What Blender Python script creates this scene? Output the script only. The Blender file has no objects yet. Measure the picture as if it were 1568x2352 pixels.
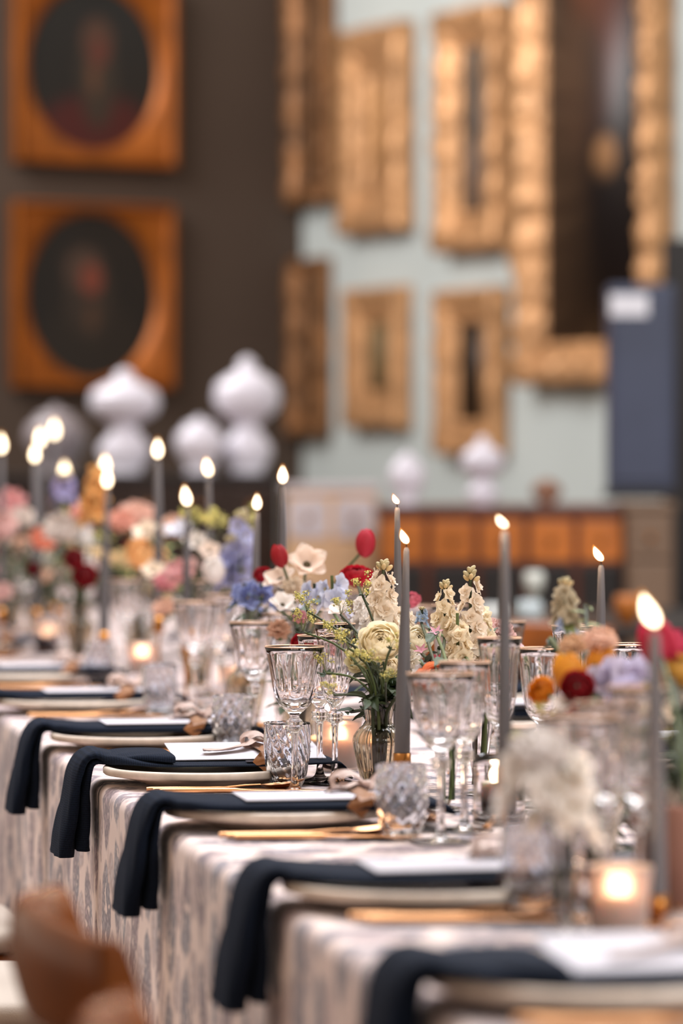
import bpy, math, random
import numpy as np
from mathutils import Vector, Matrix, Euler, noise
random.seed(7)
SC = bpy.context.scene
COL = SC.collection
PI = math.pi
# ------------------------------------------------------------------ camera, world, lights
FPX, HX, HY, CZ = 8820.0, 784.0, 1080.0, 1.16      # focal length in px, horizon, eye height
cam_d = bpy.data.cameras.new('camera'); cam = bpy.data.objects.new('camera', cam_d); COL.objects.link(cam)
cam.location = (0, 0, CZ); cam.rotation_euler = (PI/2, 0, 0)
cam_d.sensor_fit = 'VERTICAL'; cam_d.sensor_height = 36; cam_d.lens = 135
cam_d.shift_y = -96/2352
cam_d.clip_end = 100
cam_d.dof.use_dof = True; cam_d.dof.focus_distance = 4.95; cam_d.dof.aperture_fstop = 3.2
SC.camera = cam
W = bpy.data.worlds.new('hall_air'); SC.world = W; W.use_nodes = True
W.node_tree.nodes['Background'].inputs[0].default_value = (1.0, .80, .64, 1)
W.node_tree.nodes['Background'].inputs[1].default_value = .60
def area(name, loc, target, sx, sy, power, color):
    l = bpy.data.lights.new(name, 'AREA'); l.shape = 'RECTANGLE'; l.size = sx; l.size_y = sy
    l.energy = power; l.color = color
    o = bpy.data.objects.new(name, l); COL.objects.link(o); o.location = loc
    o.rotation_euler = (Vector(target)-Vector(loc)).to_track_quat('-Z', 'Y').to_euler()
    return o
area('roof_lantern', (.9, 6.9, 5.6), (.1, 6.7, 0), 3.0, 7.6, 700, (.90, .93, 1.0))
area('roof_lantern_far', (-3.2, 14.6, 4.9), (1.0, 17.4, 2.0), 2.5, 3.0, 290, (.98, .98, 1.0))
area('front_soft_fill', (2.6, 1.2, 2.6), (.3, 5.2, .9), 1.2, 2.2, 95, (.95, .97, 1.0))  # added fill light out of view, brightens what faces the camera
SC.view_settings.view_transform = 'Standard'; SC.view_settings.look = 'None'
SC.view_settings.exposure = 0.0; SC.view_settings.gamma = 1.0; SC.view_settings.use_curve_mapping = False
SC.cycles.use_denoising = True
SC.cycles.max_bounces = 14; SC.cycles.transmission_bounces = 12; SC.cycles.transparent_max_bounces = 16
SC.cycles.glossy_bounces = 5; SC.cycles.diffuse_bounces = 3
SC.cycles.caustics_refractive = False; SC.cycles.caustics_reflective = False
SC.cycles.sample_clamp_indirect = 6
# ------------------------------------------------------------------ helpers: places
def P(px, py, Z):
    return Vector(((px-HX)/FPX*Z, Z, CZ-(py-HY)/FPX*Z))
TH = .75
def T(px, py):
    return P(px, py, FPX*(CZ-TH)/(py-HY))
UA = Vector((-.18, .9837, 0)); VA = Vector((.9837, .18, 0)); O0 = Vector((-.35, 5.2, 0))
TROT = math.atan2(.18, .9837)
def TW(u, v, z=TH):
    p = O0+UA*u+VA*v; p.z = z; return p
def UV(p):
    d = Vector((p[0], p[1], 0))-O0; return d.dot(UA), d.dot(VA)
# ------------------------------------------------------------------ helpers: materials
def lin(c):
    r = []
    for x in c:
        x = x/255.0
        r.append(x/12.92 if x <= .04045 else ((x+.055)/1.055)**2.4)
    return (r[0], r[1], r[2], 1)
MATS = {}
def nt(name):
    m = bpy.data.materials.new(name); m.use_nodes = True
    return m, m.node_tree, m.node_tree.nodes['Principled BSDF']
def mat(name, rgb, rough=.5, metal=0, trans=0, ior=1.45, bump=None, var=0, vscale=20, sheen=0, alpha=1, sss=0):
    if name in MATS: return MATS[name]
    m, t, b = nt(name); c = lin(rgb)
    b.inputs['Base Color'].default_value = c; b.inputs['Roughness'].default_value = rough
    b.inputs['Metallic'].default_value = metal; b.inputs['Transmission Weight'].default_value = trans
    b.inputs['IOR'].default_value = ior
    if sheen: b.inputs['Sheen Weight'].default_value = sheen
    if sss:
        b.inputs['Subsurface Weight'].default_value = sss; b.inputs['Subsurface Radius'].default_value = (.02, .01, .006)
        b.inputs['Subsurface Scale'].default_value = .6
    if var or bump:
        tc = t.nodes.new('ShaderNodeTexCoord'); nz = t.nodes.new('ShaderNodeTexNoise')
        nz.inputs['Scale'].default_value = vscale; nz.inputs['Detail'].default_value = 4
        t.links.new(tc.outputs['Object'], nz.inputs['Vector'])
        if var:
            cr = t.nodes.new('ShaderNodeValToRGB')
            cr.color_ramp.elements[0].position = .3; cr.color_ramp.elements[1].position = .7
            cr.color_ramp.elements[0].color = tuple(x*(1-var) for x in c[:3])+(1,)
            cr.color_ramp.elements[1].color = tuple(min(1, x*(1+var*.6)) for x in c[:3])+(1,)
            t.links.new(nz.outputs['Fac'], cr.inputs[0]); t.links.new(cr.outputs[0], b.inputs['Base Color'])
        if bump:
            n2 = t.nodes.new('ShaderNodeTexNoise'); n2.inputs['Scale'].default_value = bump[0]; n2.inputs['Detail'].default_value = 5
            bp = t.nodes.new('ShaderNodeBump'); bp.inputs['Strength'].default_value = bump[1]; bp.inputs['Distance'].default_value = bump[2]
            t.links.new(tc.outputs['Object'], n2.inputs['Vector']); t.links.new(n2.outputs['Fac'], bp.inputs['Height'])
            t.links.new(bp.outputs[0], b.inputs['Normal'])
    MATS[name] = m; return m
def petal_mat(rgb, tip=None):
    key = 'petal_%d_%d_%d' % tuple(rgb)
    if key in MATS: return MATS[key]
    m, t, b = nt(key); c = lin(rgb)
    b.inputs['Roughness'].default_value = .6
    tc = t.nodes.new('ShaderNodeTexCoord'); nz = t.nodes.new('ShaderNodeTexNoise'); nz.inputs['Scale'].default_value = 70
    t.links.new(tc.outputs['Object'], nz.inputs['Vector'])
    cr = t.nodes.new('ShaderNodeValToRGB'); cr.color_ramp.elements[0].position = .3; cr.color_ramp.elements[1].position = .72
    cr.color_ramp.elements[0].color = (c[0]*.92, c[1]*.84, c[2]*.80, 1)
    cr.color_ramp.elements[1].color = (min(1, c[0]*1.08+.01), min(1, c[1]*1.08+.01), min(1, c[2]*1.08+.01), 1)
    t.links.new(nz.outputs['Fac'], cr.inputs[0]); t.links.new(cr.outputs[0], b.inputs['Base Color'])
    tr = t.nodes.new('ShaderNodeBsdfTranslucent'); t.links.new(cr.outputs[0], tr.inputs[0])
    mx = t.nodes.new('ShaderNodeMixShader'); mx.inputs[0].default_value = .42
    t.links.new(b.outputs[0], mx.inputs[1]); t.links.new(tr.outputs[0], mx.inputs[2])
    t.links.new(mx.outputs[0], t.nodes['Material Output'].inputs[0])
    MATS[key] = m; return m
def emit(name, rgb, s, transp=0):
    if name in MATS: return MATS[name]
    m, t, b = nt(name); e = t.nodes.new('ShaderNodeEmission'); e.inputs[0].default_value = rgb+(1,); e.inputs[1].default_value = s
    out = t.nodes['Material Output']
    if transp:
        tr = t.nodes.new('ShaderNodeBsdfTransparent'); mx = t.nodes.new('ShaderNodeMixShader'); mx.inputs[0].default_value = transp
        t.links.new(e.outputs[0], mx.inputs[1]); t.links.new(tr.outputs[0], mx.inputs[2]); t.links.new(mx.outputs[0], out.inputs[0])
    else: t.links.new(e.outputs[0], out.inputs[0])
    t.nodes.remove(b); MATS[name] = m; return m
class NB:                                            # tiny node builder
    def __init__(s, t): s.t = t
    def val(s, x): return x
    def m(s, op, a, b=None, c=None, clamp=False):
        n = s.t.nodes.new('ShaderNodeMath'); n.operation = op; n.use_clamp = clamp
        for i, x in enumerate((a, b, c)):
            if x is None: continue
            if isinstance(x, (int, float)): n.inputs[i].default_value = x
            else: s.t.links.new(x, n.inputs[i])
        return n.outputs[0]
    def mix(s, f, a, b):
        n = s.t.nodes.new('ShaderNodeMix'); n.data_type = 'RGBA'
        for i, x in ((0, f), (6, a), (7, b)):
            if isinstance(x, (int, float)): n.inputs[i].default_value = x
            elif isinstance(x, tuple): n.inputs[i].default_value = x
            else: s.t.links.new(x, n.inputs[i])
        return n.outputs[2]
    def xyz(s, vec):
        n = s.t.nodes.new('ShaderNodeSeparateXYZ'); s.t.links.new(vec, n.inputs[0]); return n.outputs
    def ss(s, x, e0, e1):
        n = s.t.nodes.new('ShaderNodeMapRange'); n.interpolation_type = 'SMOOTHSTEP'
        s.t.links.new(x, n.inputs[0]); n.inputs[1].default_value = e0; n.inputs[2].default_value = e1
        return n.outputs[0]
def painting_mat(name, base, blobs):
    m, t, b = nt(name); nb = NB(t); b.inputs['Roughness'].default_value = .42
    tc = t.nodes.new('ShaderNodeTexCoord'); x, y, z = nb.xyz(tc.outputs['Object'])
    nz = t.nodes.new('ShaderNodeTexNoise'); nz.inputs['Scale'].default_value = 5; nz.inputs['Detail'].default_value = 6
    t.links.new(tc.outputs['Object'], nz.inputs['Vector'])
    col = nb.mix(nz.outputs['Fac'], tuple(q*.5 for q in lin(base)[:3])+(1,), tuple(q*1.5 for q in lin(base)[:3])+(1,))
    for cx, cz, rx, rz, soft, rgb in blobs:
        dx = nb.m('DIVIDE', nb.m('SUBTRACT', x, cx), rx); dz = nb.m('DIVIDE', nb.m('SUBTRACT', z, cz), rz)
        d = nb.m('ADD', nb.m('MULTIPLY', dx, dx), nb.m('MULTIPLY', dz, dz))
        d = nb.m('ADD', d, nb.m('MULTIPLY', nb.m('SUBTRACT', nz.outputs['Fac'], .5), .8))
        f = nb.ss(d, 1+soft, 1-soft)
        col = nb.mix(f, col, lin(rgb))
    t.links.new(col, b.inputs['Base Color']); return m
GLASS = mat('clear_crystal', (252, 250, 250), .0, trans=1, ior=1.5)
GLASS_SMOKE = mat('smoky_ribbed_glass', (226, 216, 198), .0, trans=1, ior=1.42)
GLASS_BLUE = mat('pale_blue_tinted_glass', (246, 248, 253), .0, trans=1, ior=1.5)
WATER = mat('vase_water', (235, 232, 222), .0, trans=1, ior=1.33)
VOTIVE_PINK = mat('frosted_blush_glass', (252, 226, 212), .4, trans=.7, ior=1.4)
GOLD_RIM = mat('gold_leaf_rim', (240, 200, 170), .38, metal=.55)
BRASS = mat('aged_brass', (176, 118, 62), .28, metal=1)
CUTLERY = mat('brushed_copper_gold', (226, 168, 118), .3, metal=1, bump=(300, .1, .0005))
WAX = mat('charcoal_grey_wax', (100, 97, 99), .5, sss=.15)
WAX_W = mat('ivory_wax', (250, 232, 214), .45, sss=.4)
PLATE_M = mat('oatmeal_stoneware', (232, 216, 200), .38, var=.12, vscale=60)
NAVY = None
STEM = mat('green_stem', (84, 98, 52), .55, var=.3)
STEM_D = mat('dark_green_stem', (52, 62, 36), .55, var=.3)
LEAF = mat('dark_leaf', (58, 76, 46), .5, var=.4, vscale=40)
LEAF_L = mat('sage_leaf', (128, 138, 84), .5, var=.35, vscale=40)
LIME = mat('lime_floret', (214, 204, 122), .6, var=.3, vscale=150)
BUD = mat('stock_bud', (190, 176, 136), .6, var=.35, vscale=120)
DARKC = mat('flower_centre', (70, 58, 30), .8, var=.4, vscale=200)
YELC = mat('yellow_eye', (196, 176, 80), .8)
WOOD = mat('honey_oak', (122, 62, 12), .24, var=.25, vscale=14)
WOOD_D = mat('polished_mahogany', (96, 42, 16), .3, var=.4, vscale=5)
WOOD_O = mat('amber_walnut', (198, 112, 38), .3, var=.35, vscale=3)
WOOD_B = mat('ebonised_wood', (24, 17, 14), .4, var=.3, vscale=4)
TAN_P = mat('tan_painted_wood', (232, 192, 150), .5, var=.15, vscale=3)
PAD = mat('cream_seat_fabric', (226, 214, 200), .8, bump=(400, .3, .001), sheen=.3)
PORC = mat('white_porcelain', (228, 224, 234), .16)
MARBLE = mat('pale_marble', (214, 204, 206), .25, var=.15, vscale=6)
GILT = mat('bright_gilt', (212, 160, 112), .42, metal=.4, var=.35, vscale=9, bump=(40, .5, .008))
GILT_O = mat('old_orange_gilt', (158, 86, 24), .42, metal=.4, var=.3, vscale=6)
GILT_D = mat('antique_gilt', (150, 104, 66), .45, metal=.4, var=.6, vscale=9, bump=(30, .6, .01))
BLUEG = mat('slate_blue_panel', (66, 74, 98), .35, var=.22, vscale=2.5)
RIBBON = mat('blush_silk', (196, 168, 156), .45, sheen=.4)
RIBBON_B = mat('bronze_silk', (150, 96, 52), .42, sheen=.3)
PAPER = mat('menu_paper', (204, 201, 209), .6)
TERRA = mat('dusty_rose_ceramic', (150, 106, 90), .6, var=.15)
FLAME_IN = emit('flame_core', (1.0, .84, .58), 9.0)
FLAME_OUT = emit('flame_edge', (1.0, .36, .07), 1.6, .70)
def weave_mat(name, rgb):
    m, t, b = nt(name); nb = NB(t)
    tc = t.nodes.new('ShaderNodeTexCoord')
    w1 = t.nodes.new('ShaderNodeTexWave'); w1.inputs['Scale'].default_value = 110; w1.bands_direction = 'Y'; w1.inputs['Distortion'].default_value = 1.5
    w2 = t.nodes.new('ShaderNodeTexWave'); w2.inputs['Scale'].default_value = 110; w2.bands_direction = 'X'; w2.inputs['Distortion'].default_value = 1.5
    nz = t.nodes.new('ShaderNodeTexNoise'); nz.inputs['Scale'].default_value = 260
    for w in (w1, w2): t.links.new(tc.outputs['UV'], w.inputs['Vector'])
    t.links.new(tc.outputs['UV'], nz.inputs['Vector'])
    f = nb.m('MULTIPLY', nb.m('ADD', w1.outputs['Fac'], w2.outputs['Fac']), .5)
    f2 = nb.m('ADD', f, nb.m('SUBTRACT', nz.outputs['Fac'], .5))
    c = lin(rgb)
    t.links.new(nb.mix(f2, tuple(q*.55 for q in c[:3])+(1,), tuple(q*1.9 for q in c[:3])+(1,)), b.inputs['Base Color'])
    bp = t.nodes.new('ShaderNodeBump'); bp.inputs['Strength'].default_value = .5; bp.inputs['Distance'].default_value = .0008
    t.links.new(f, bp.inputs['Height']); t.links.new(bp.outputs[0], b.inputs['Normal'])
    b.inputs['Roughness'].default_value = .9; b.inputs['Specular IOR Level'].default_value = .12; b.inputs['Sheen Weight'].default_value = .03
    b.inputs['Sheen Tint'].default_value = (.5, .65, .9, 1); return m
NAVY = weave_mat('navy_linen', (15, 22, 35))
def cloth_mat():
    m, t, b = nt('printed_floral_cloth'); nb = NB(t); b.inputs['Roughness'].default_value = .8
    b.inputs['Sheen Weight'].default_value = .2
    tc = t.nodes.new('ShaderNodeTexCoord'); u, s, _ = nb.xyz(tc.outputs['UV'])
    nz = t.nodes.new('ShaderNodeTexNoise'); nz.inputs['Scale'].default_value = 22; nz.inputs['Detail'].default_value = 3
    t.links.new(tc.outputs['UV'], nz.inputs['Vector'])
    n0, n1, _ = nb.xyz(nz.outputs['Color'])
    uu = nb.m('ADD', u, nb.m('MULTIPLY', nb.m('SUBTRACT', n0, .5), .05))
    sv = nb.m('ADD', s, nb.m('MULTIPLY', nb.m('SUBTRACT', n1, .5), .06))
    def motifs(pu, ps, off, ru, rs, soft=.25):
        a = nb.m('DIVIDE', nb.m('ADD', uu, off), pu); ci = nb.m('FLOOR', a)
        fa = nb.m('SUBTRACT', nb.m('SUBTRACT', a, ci), .5)
        c = nb.m('ADD', nb.m('DIVIDE', sv, ps), nb.m('MULTIPLY', nb.m('SINE', nb.m('MULTIPLY', ci, 12.9)), 2.3))
        fs = nb.m('SUBTRACT', nb.m('FRACT', c), .5)
        x = nb.m('DIVIDE', fa, ru); y = nb.m('DIVIDE', fs, rs)
        return nb.ss(nb.m('ADD', nb.m('MULTIPLY', x, x), nb.m('MULTIPLY', y, y)), 1+soft, 1-soft)
    vo = t.nodes.new('ShaderNodeTexVoronoi'); vo.feature = 'DISTANCE_TO_EDGE'; vo.inputs['Scale'].default_value = 85
    t.links.new(tc.outputs['UV'], vo.inputs['Vector'])
    lines = nb.ss(vo.outputs['Distance'], .02, .30)
    vo2 = t.nodes.new('ShaderNodeTexVoronoi'); vo2.inputs['Scale'].default_value = 60
    t.links.new(tc.outputs['UV'], vo2.inputs['Vector'])
    big = motifs(.105, .135, 0, .31, .44); mid = motifs(.105, .10, .05, .2, .32); vine = motifs(.105, 3, .026, .06, 3, .4)
    n3 = t.nodes.new('ShaderNodeTexNoise'); n3.inputs['Scale'].default_value = 7; t.links.new(tc.outputs['UV'], n3.inputs['Vector'])
    n4 = t.nodes.new('ShaderNodeTexNoise'); n4.inputs['Scale'].default_value = 48; n4.inputs['Detail'].default_value = 4; t.links.new(tc.outputs['UV'], n4.inputs['Vector'])
    pet = nb.m('MULTIPLY', nb.m('ADD', lines, -.0), 1.0)
    ink = nb.mix(nb.ss(n3.outputs['Fac'], .42, .58), lin((78, 54, 76)), lin((66, 74, 100)))
    pale = nb.mix(nb.ss(n3.outputs['Fac'], .42, .58), lin((186, 158, 168)), lin((176, 174, 186)))
    ground = lin((242, 221, 213))
    fill = nb.mix(nb.ss(n4.outputs['Fac'], .42, .60), ink, pale)
    inside = nb.mix(pet, ink, fill)
    cut = nb.ss(n4.outputs['Fac'], .34, .46)
    col = nb.mix(nb.m('MULTIPLY', vine, .32), ground, lin((170, 140, 130)))
    col = nb.mix(nb.m('MULTIPLY', nb.m('MULTIPLY', big, cut), .80), col, inside)
    col = nb.mix(nb.m('MULTIPLY', mid, .50), col, nb.mix(lines, lin((110, 84, 96)), pale))
    t.links.new(col, b.inputs['Base Color']); return m
CLOTH = cloth_mat()
# ------------------------------------------------------------------ helpers: meshes
class MB:
    def __init__(s): s.v = []; s.f = []; s.uv = {}
    def grid(s, pts, cu=False, cv=False, uv=None):
        """pts[m][n] of xyz; cu closes along m, cv along n"""
        pts = np.asarray(pts, float); m, n = pts.shape[:2]; b = len(s.v)
        s.v += [tuple(p) for p in pts.reshape(-1, 3)]
        for i in range(m if cu else m-1):
            i2 = (i+1) % m
            for j in range(n if cv else n-1):
                j2 = (j+1) % n
                if uv is not None: s.uv[len(s.f)] = (uv[i][j], uv[i2][j], uv[i2][j2], uv[i][j2])
                s.f.append((b+i*n+j, b+i2*n+j, b+i2*n+j2, b+i*n+j2))
        return s
    def cap(s, ring):
        b = len(s.v); s.v += [tuple(p) for p in ring]; s.f.append(tuple(range(b, b+len(ring)))); return s
    def box(s, x0, x1, y0, y1, z0, z1):
        b = len(s.v)
        s.v += [(x, y, z) for z in (z0, z1) for x, y in ((x0, y0), (x1, y0), (x1, y1), (x0, y1))]
        for q in ((3, 2, 1, 0), (4, 5, 6, 7), (0, 1, 5, 4), (1, 2, 6, 5), (2, 3, 7, 6), (3, 0, 4, 7)): s.f.append(tuple(b+i for i in q))
        return s
    def add(s, verts, faces, M=None):
        b = len(s.v)
        if M is not None:
            a = np.asarray(verts)@np.array(M.to_3x3()).T+np.array(M.translation); verts = [tuple(p) for p in a]
        s.v += list(verts); s.f += [tuple(b+i for i in f) for f in faces]; return s
    def lathe(s, prof, n=32, wob=None, center=(0, 0)):
        pts = []
        for k in range(n):
            a = 2*PI*k/n; row = []
            for r, z in prof:
                rr = wob(r, z, a) if wob else r
                row.append((center[0]+rr*math.cos(a), center[1]+rr*math.sin(a), z))
            pts.append(row)
        return s.grid(pts, cu=True)
    def tube(s, path, rad, n=8, caps=True):
        path = [Vector(p) for p in path]; m = len(path); rings = []
        if not isinstance(rad, (list, tuple)): rad = [rad]*m
        ref = Vector((.3, .2, 1)) if abs((path[-1]-path[0]).normalized().z) < .8 else Vector((1, .1, 0))
        for i, p in enumerate(path):
            d = (path[min(i+1, m-1)]-path[max(i-1, 0)]).normalized()
            a = d.cross(ref).normalized(); b = d.cross(a)
            rings.append([tuple(p+(a*math.cos(2*PI*k/n)+b*math.sin(2*PI*k/n))*rad[i]) for k in range(n)])
        s.grid(rings, cv=True)
        if caps: s.cap(rings[0][::-1]); s.cap(rings[-1])
        return s
    def mesh(s, name, smooth=True):
        me = bpy.data.meshes.new(name); me.from_pydata(s.v, [], s.f)
        if s.uv:
            l = me.uv_layers.new(name='UVMap')
            for p in me.polygons:
                if p.index in s.uv:
                    for k, li in enumerate(p.loop_indices): l.data[li].uv = s.uv[p.index][k]
        if smooth: me.polygons.foreach_set('use_smooth', [True]*len(me.polygons))
        me.update(); return me
def ob(name, me, m=None, parent=None, loc=(0, 0, 0), rot=(0, 0, 0), scale=1, label=None, kind=None):
    if isinstance(me, MB): me = me.mesh(name)
    if m is not None and not me.materials: me.materials.append(m)
    o = bpy.data.objects.new(name, me); COL.objects.link(o); o.parent = parent
    o.location = loc; o.rotation_euler = rot
    o.scale = (scale,)*3 if isinstance(scale, (int, float)) else scale
    if label: o['label'] = label
    if kind: o['kind'] = kind
    return o
def mo(name, me, m, parent=None, **k):              # same mesh data, material on the object
    o = bpy.data.objects.new(name, me); COL.objects.link(o); o.parent = parent
    if not me.materials: me.materials.append(None)
    o.material_slots[0].link = 'OBJECT'; o.material_slots[0].material = m
    o.location = k.get('loc', (0, 0, 0)); o.rotation_euler = k.get('rot', (0, 0, 0)); s = k.get('scale', 1)
    o.scale = (s,)*3 if isinstance(s, (int, float)) else s
    return o
def tag(o, label, cat, group=None):
    o['label'] = label; o['category'] = cat
    if group: o['group'] = group
    return o
def thing(name, label, cat, loc=(0, 0, 0), rz=0, group=None):
    o = bpy.data.objects.new(name, None); COL.objects.link(o); o.empty_display_size = .05
    o.location = loc; o.rotation_euler = (0, 0, rz); return tag(o, label, cat, group)
def dup(root, loc, rz=None, label=None, group=None, scale=None):
    r = root.copy(); COL.objects.link(r); r.location = loc
    if rz is not None: r.rotation_euler = (0, 0, rz)
    if label: r['label'] = label
    if group: r['group'] = group
    if scale: r.scale = (scale,)*3 if isinstance(scale, (int, float)) else scale
    for ch in list(root.children):
        c = ch.copy(); COL.objects.link(c); c.parent = r
        for g in list(ch.children):
            d = g.copy(); COL.objects.link(d); d.parent = c
    return r
def struct(name, mb, m, **k):
    o = ob(name, mb, m, **k); o['kind'] = 'structure'; return o
def bevel(o, w, seg=2):
    b = o.modifiers.new('soft_edge', 'BEVEL'); b.width = w; b.segments = seg; b.limit_method = 'ANGLE'; return o
def flat(o):
    o.data.polygons.foreach_set('use_smooth', [False]*len(o.data.polygons)); return o
# ------------------------------------------------------------------ the room
CORN = Vector((-.192+.0, 19.0, 0)); RD = Vector((.482, -.876, 0)); LD = Vector((.876, .482, 0))
RTH = math.atan2(-.876, .482); LTH = math.atan2(.482, .876)
floor_m = mat('dark_parquet', (92, 58, 36), .35, var=.3, vscale=3)
struct('floor', MB().box(-7, 8, -1, 25, -.05, 0), floor_m)
wl_m = mat('shaded_umber_wall', (74, 59, 48), .8, var=.08, vscale=1.5)  # shade on the left wall is partly put into this darker colour
wr_m = mat('pale_sage_wall_paint', (196, 203, 199), .75, var=.05, vscale=1.5)
# local frames: x along the wall, -y into the room
w = struct('wall_left', MB().box(-6, 0, 0, .2, 0, 4.7), wl_m, loc=CORN, rot=(0, 0, LTH)); flat(w)
w = struct('wall_right', MB().box(-.2, 6.5, 0, .2, 0, 4.7), wr_m, loc=CORN, rot=(0, 0, RTH)); flat(w)
w = struct('baseboard_right', MB().box(0, 6.5, -.03, -.001, 0, .22), wr_m, loc=CORN, rot=(0, 0, RTH)); flat(w)
w = struct('baseboard_left', MB().box(-6, 0, -.03, -.001, 0, .22), wl_m, loc=CORN, rot=(0, 0, LTH)); flat(w)
def on_right(px):
    k = (px-HX)/FPX; s = (k*CORN.y-CORN.x)/(RD.x-k*RD.y); return s, CORN.y+RD.y*s
def on_left(px):
    k = (px-HX)/FPX; s = (k*CORN.y-CORN.x)/(LD.x-k*LD.y); return s, CORN.y+LD.y*s
def carved_rails(w, h, mw, depth, amp, seed, m, parent, freq=18.0):
    """four mitred mouldings with raised carving, each an object"""
    prof = [(0, 0), (.02, depth*.75), (.12, depth), (.25, depth*.82), (.4, depth*.95), (.55, depth*.6), (.7, depth*.45), (.82, depth*.55), (.93, depth*.4), (1, .0)]
    for side in range(4):
        L = (w if side % 2 == 0 else h); n = max(24, int(L/.022)); rows = []
        for i in range(n+1):
            a = i/n; row = []
            for j, (q, d) in enumerate(prof):
                ins = q*mw; x = -L/2+ins+(L-2*ins)*a; y = -(w if side % 2 else h)/2+ins
                dd = d
                if 0 < j < 9 and amp:
                    k = noise.noise(Vector((x*freq+seed, ins*freq*1.4, side*5.1)))+.6*abs(math.sin(x*freq*.9))
                    dd += amp*k*(1 if j in (2, 3, 4) else .6)
                    y -= amp*.5*k*(1 if j < 3 else 0)
                th = side*PI/2; X = x*math.cos(th)-y*math.sin(th); Z = x*math.sin(th)+y*math.cos(th)
                row.append((X, -dd, Z))
            rows.append(row)
        ob('frame_rail', MB().grid(rows), m, parent)
    back = MB().box(-w/2+.01, w/2-.01, -.012, 0, -h/2+.01, h/2-.01); flat(ob('backing_board', back, WOOD_B, parent))
def picture(wall, x0, x1, ztop, zbot, mw, depth, amp, fm, pm, label, seed=0, oval=None):
    f = on_right if wall == 'r' else on_left
    (s0, _), (s1, _) = f(x0), f(x1); d = RD if wall == 'r' else LD; th = RTH if wall == 'r' else LTH
    c = CORN+d*((s0+s1)/2)+Vector((-math.sin(-th)*0, 0, 0)); c.z = (ztop+zbot)/2
    nrm = Vector((math.sin(th), -math.cos(th), 0)); c += nrm*.012
    w, h = s1-s0, ztop-zbot
    t = thing('framed_painting', label, 'painting', c, th)
    if oval:
        # square spandrel with an oval opening
        iw, ih = w/2-mw*.6, h/2-mw*.6; n = 64; rows = []
        for k in range(n):
            a = 2*PI*k/n; cx, cz = math.cos(a), math.sin(a); q = max(abs(cx)/iw, abs(cz)/ih)
            o_ = (cx/q, cz/q); ax, az = oval[0], oval[1]; off = oval[2]
            rows.append([(o_[0], -depth*.5, o_[1]), (ax*cx*1.04, -depth*.55, az*cz*1.04+off), (ax*cx*1.01, -depth*.3, az*cz*1.01+off), (ax*cx*.97, -depth*.2, az*cz*.97+off)])
        ob('spandrel', MB().grid(rows, cu=True), fm, t)
        rows = [[(oval[0]*math.cos(2*PI*k/n)*q, -depth*.22, oval[1]*math.sin(2*PI*k/n)*q+oval[2]) for q in (.01, .5, 1)] for k in range(n)]
        ob('canvas', MB().grid(rows, cu=True), pm, t)
    else:
        ob('canvas', MB().box(-w/2+mw*.8, w/2-mw*.8, -depth*.35, -depth*.25, -h/2+mw*.8, h/2-mw*.8), pm, t)
    carved_rails(w, h, mw, depth, amp, seed, fm, t)
    return t
def zr(py, px=None, wall='r'):
    Y = (on_right if wall == 'r' else on_left)(px)[1]; return CZ-(py-HY)/FPX*Y
p_oval1 = painting_mat('portrait_red_coat', (14, 11, 8), [(.02, -.3, .30, .20, .5, (62, 8, 6)), (.02, -.02, .10, .24, .6, (44, 34, 24)), (.0, -.02, .03, .09, .6, (84, 52, 32)), (.02, .16, .085, .10, .5, (70, 44, 30)), (.03, .10, .05, .07, .5, (84, 38, 26))])
p_oval2 = painting_mat('portrait_brown_coat', (14, 11, 8), [(.0, -.22, .26, .2, .5, (26, 20, 14)), (-.02, -.0, .12, .2, .6, (44, 34, 26)), (.0, -.1, .03, .07, .6, (70, 46, 30)), (-.04, .13, .10, .10, .5, (66, 48, 38)), (.0, .08, .055, .075, .5, (112, 52, 36))])
picture('l', 24, 388, zr(-45, 200, 'l'), zr(380, 200, 'l'), .05, .09, 0, GILT_O, p_oval1, 'upper oval portrait of a figure in red in a square orange gilt frame', 1, (.35, .40, .02))
picture('l', 20, 384, zr(468, 200, 'l'), zr(892, 200, 'l'), .05, .09, 0, GILT_O, p_oval2, 'lower oval portrait of a pale haired figure in a square orange gilt frame', 2, (.345, .405, 0))
p_dark = painting_mat('dark_landscape_canvas', (62, 44, 28), [(0, 0, .1, .3, .6, (30, 22, 16))])
p_grey = painting_mat('grey_figure_canvas', (104, 94, 84), [(0, .1, .1, .2, .6, (70, 64, 58)), (.02, -.2, .1, .15, .5, (130, 112, 100))])
p_gold = painting_mat('ochre_canvas', (150, 122, 80), [(0, 0, .1, .3, .6, (110, 96, 66))])
p_crm = painting_mat('cream_canvas', (206, 172, 146), [(0, 0, .08, .3, .6, (190, 140, 90))])
p_big = painting_mat('large_dark_canvas', (34, 24, 20), [(.05, .55, .22, .5, .7, (76, 34, 18)), (-.1, .2, .2, .3, .7, (52, 36, 28)), (.1, -.14, .09, .1, .6, (150, 108, 70)), (.05, -.5, .3, .3, .7, (22, 17, 17))])
picture('r', 697, 778, zr(-60, 730), zr(470, 730), .09, .10, .015, GILT_D, p_dark, 'tall narrow gilt framed painting high beside the room corner', 3)
picture('r', 812, 956, zr(66, 860), zr(538, 860), .25, .10, .018, GILT, p_crm, 'broad cream gold framed painting, upper row, beside the corner picture', 4)
picture('r', 1036, 1182, zr(24, 1080), zr(580, 1080), .19, .10, .02, GILT, p_grey, 'ornate gilt framed grey painting, upper row, next to the largest picture', 5)
picture('r', 697, 766, zr(596, 720), zr(1000, 720), .08, .09, .012, GILT_D, p_dark, 'narrow brown gilt framed picture, lower row, beside the room corner', 6)
picture('r', 822, 950, zr(662, 860), zr(984, 860), .19, .09, .004, GILT, p_gold, 'plain gold framed ochre picture, middle of the lower row', 7)
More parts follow.
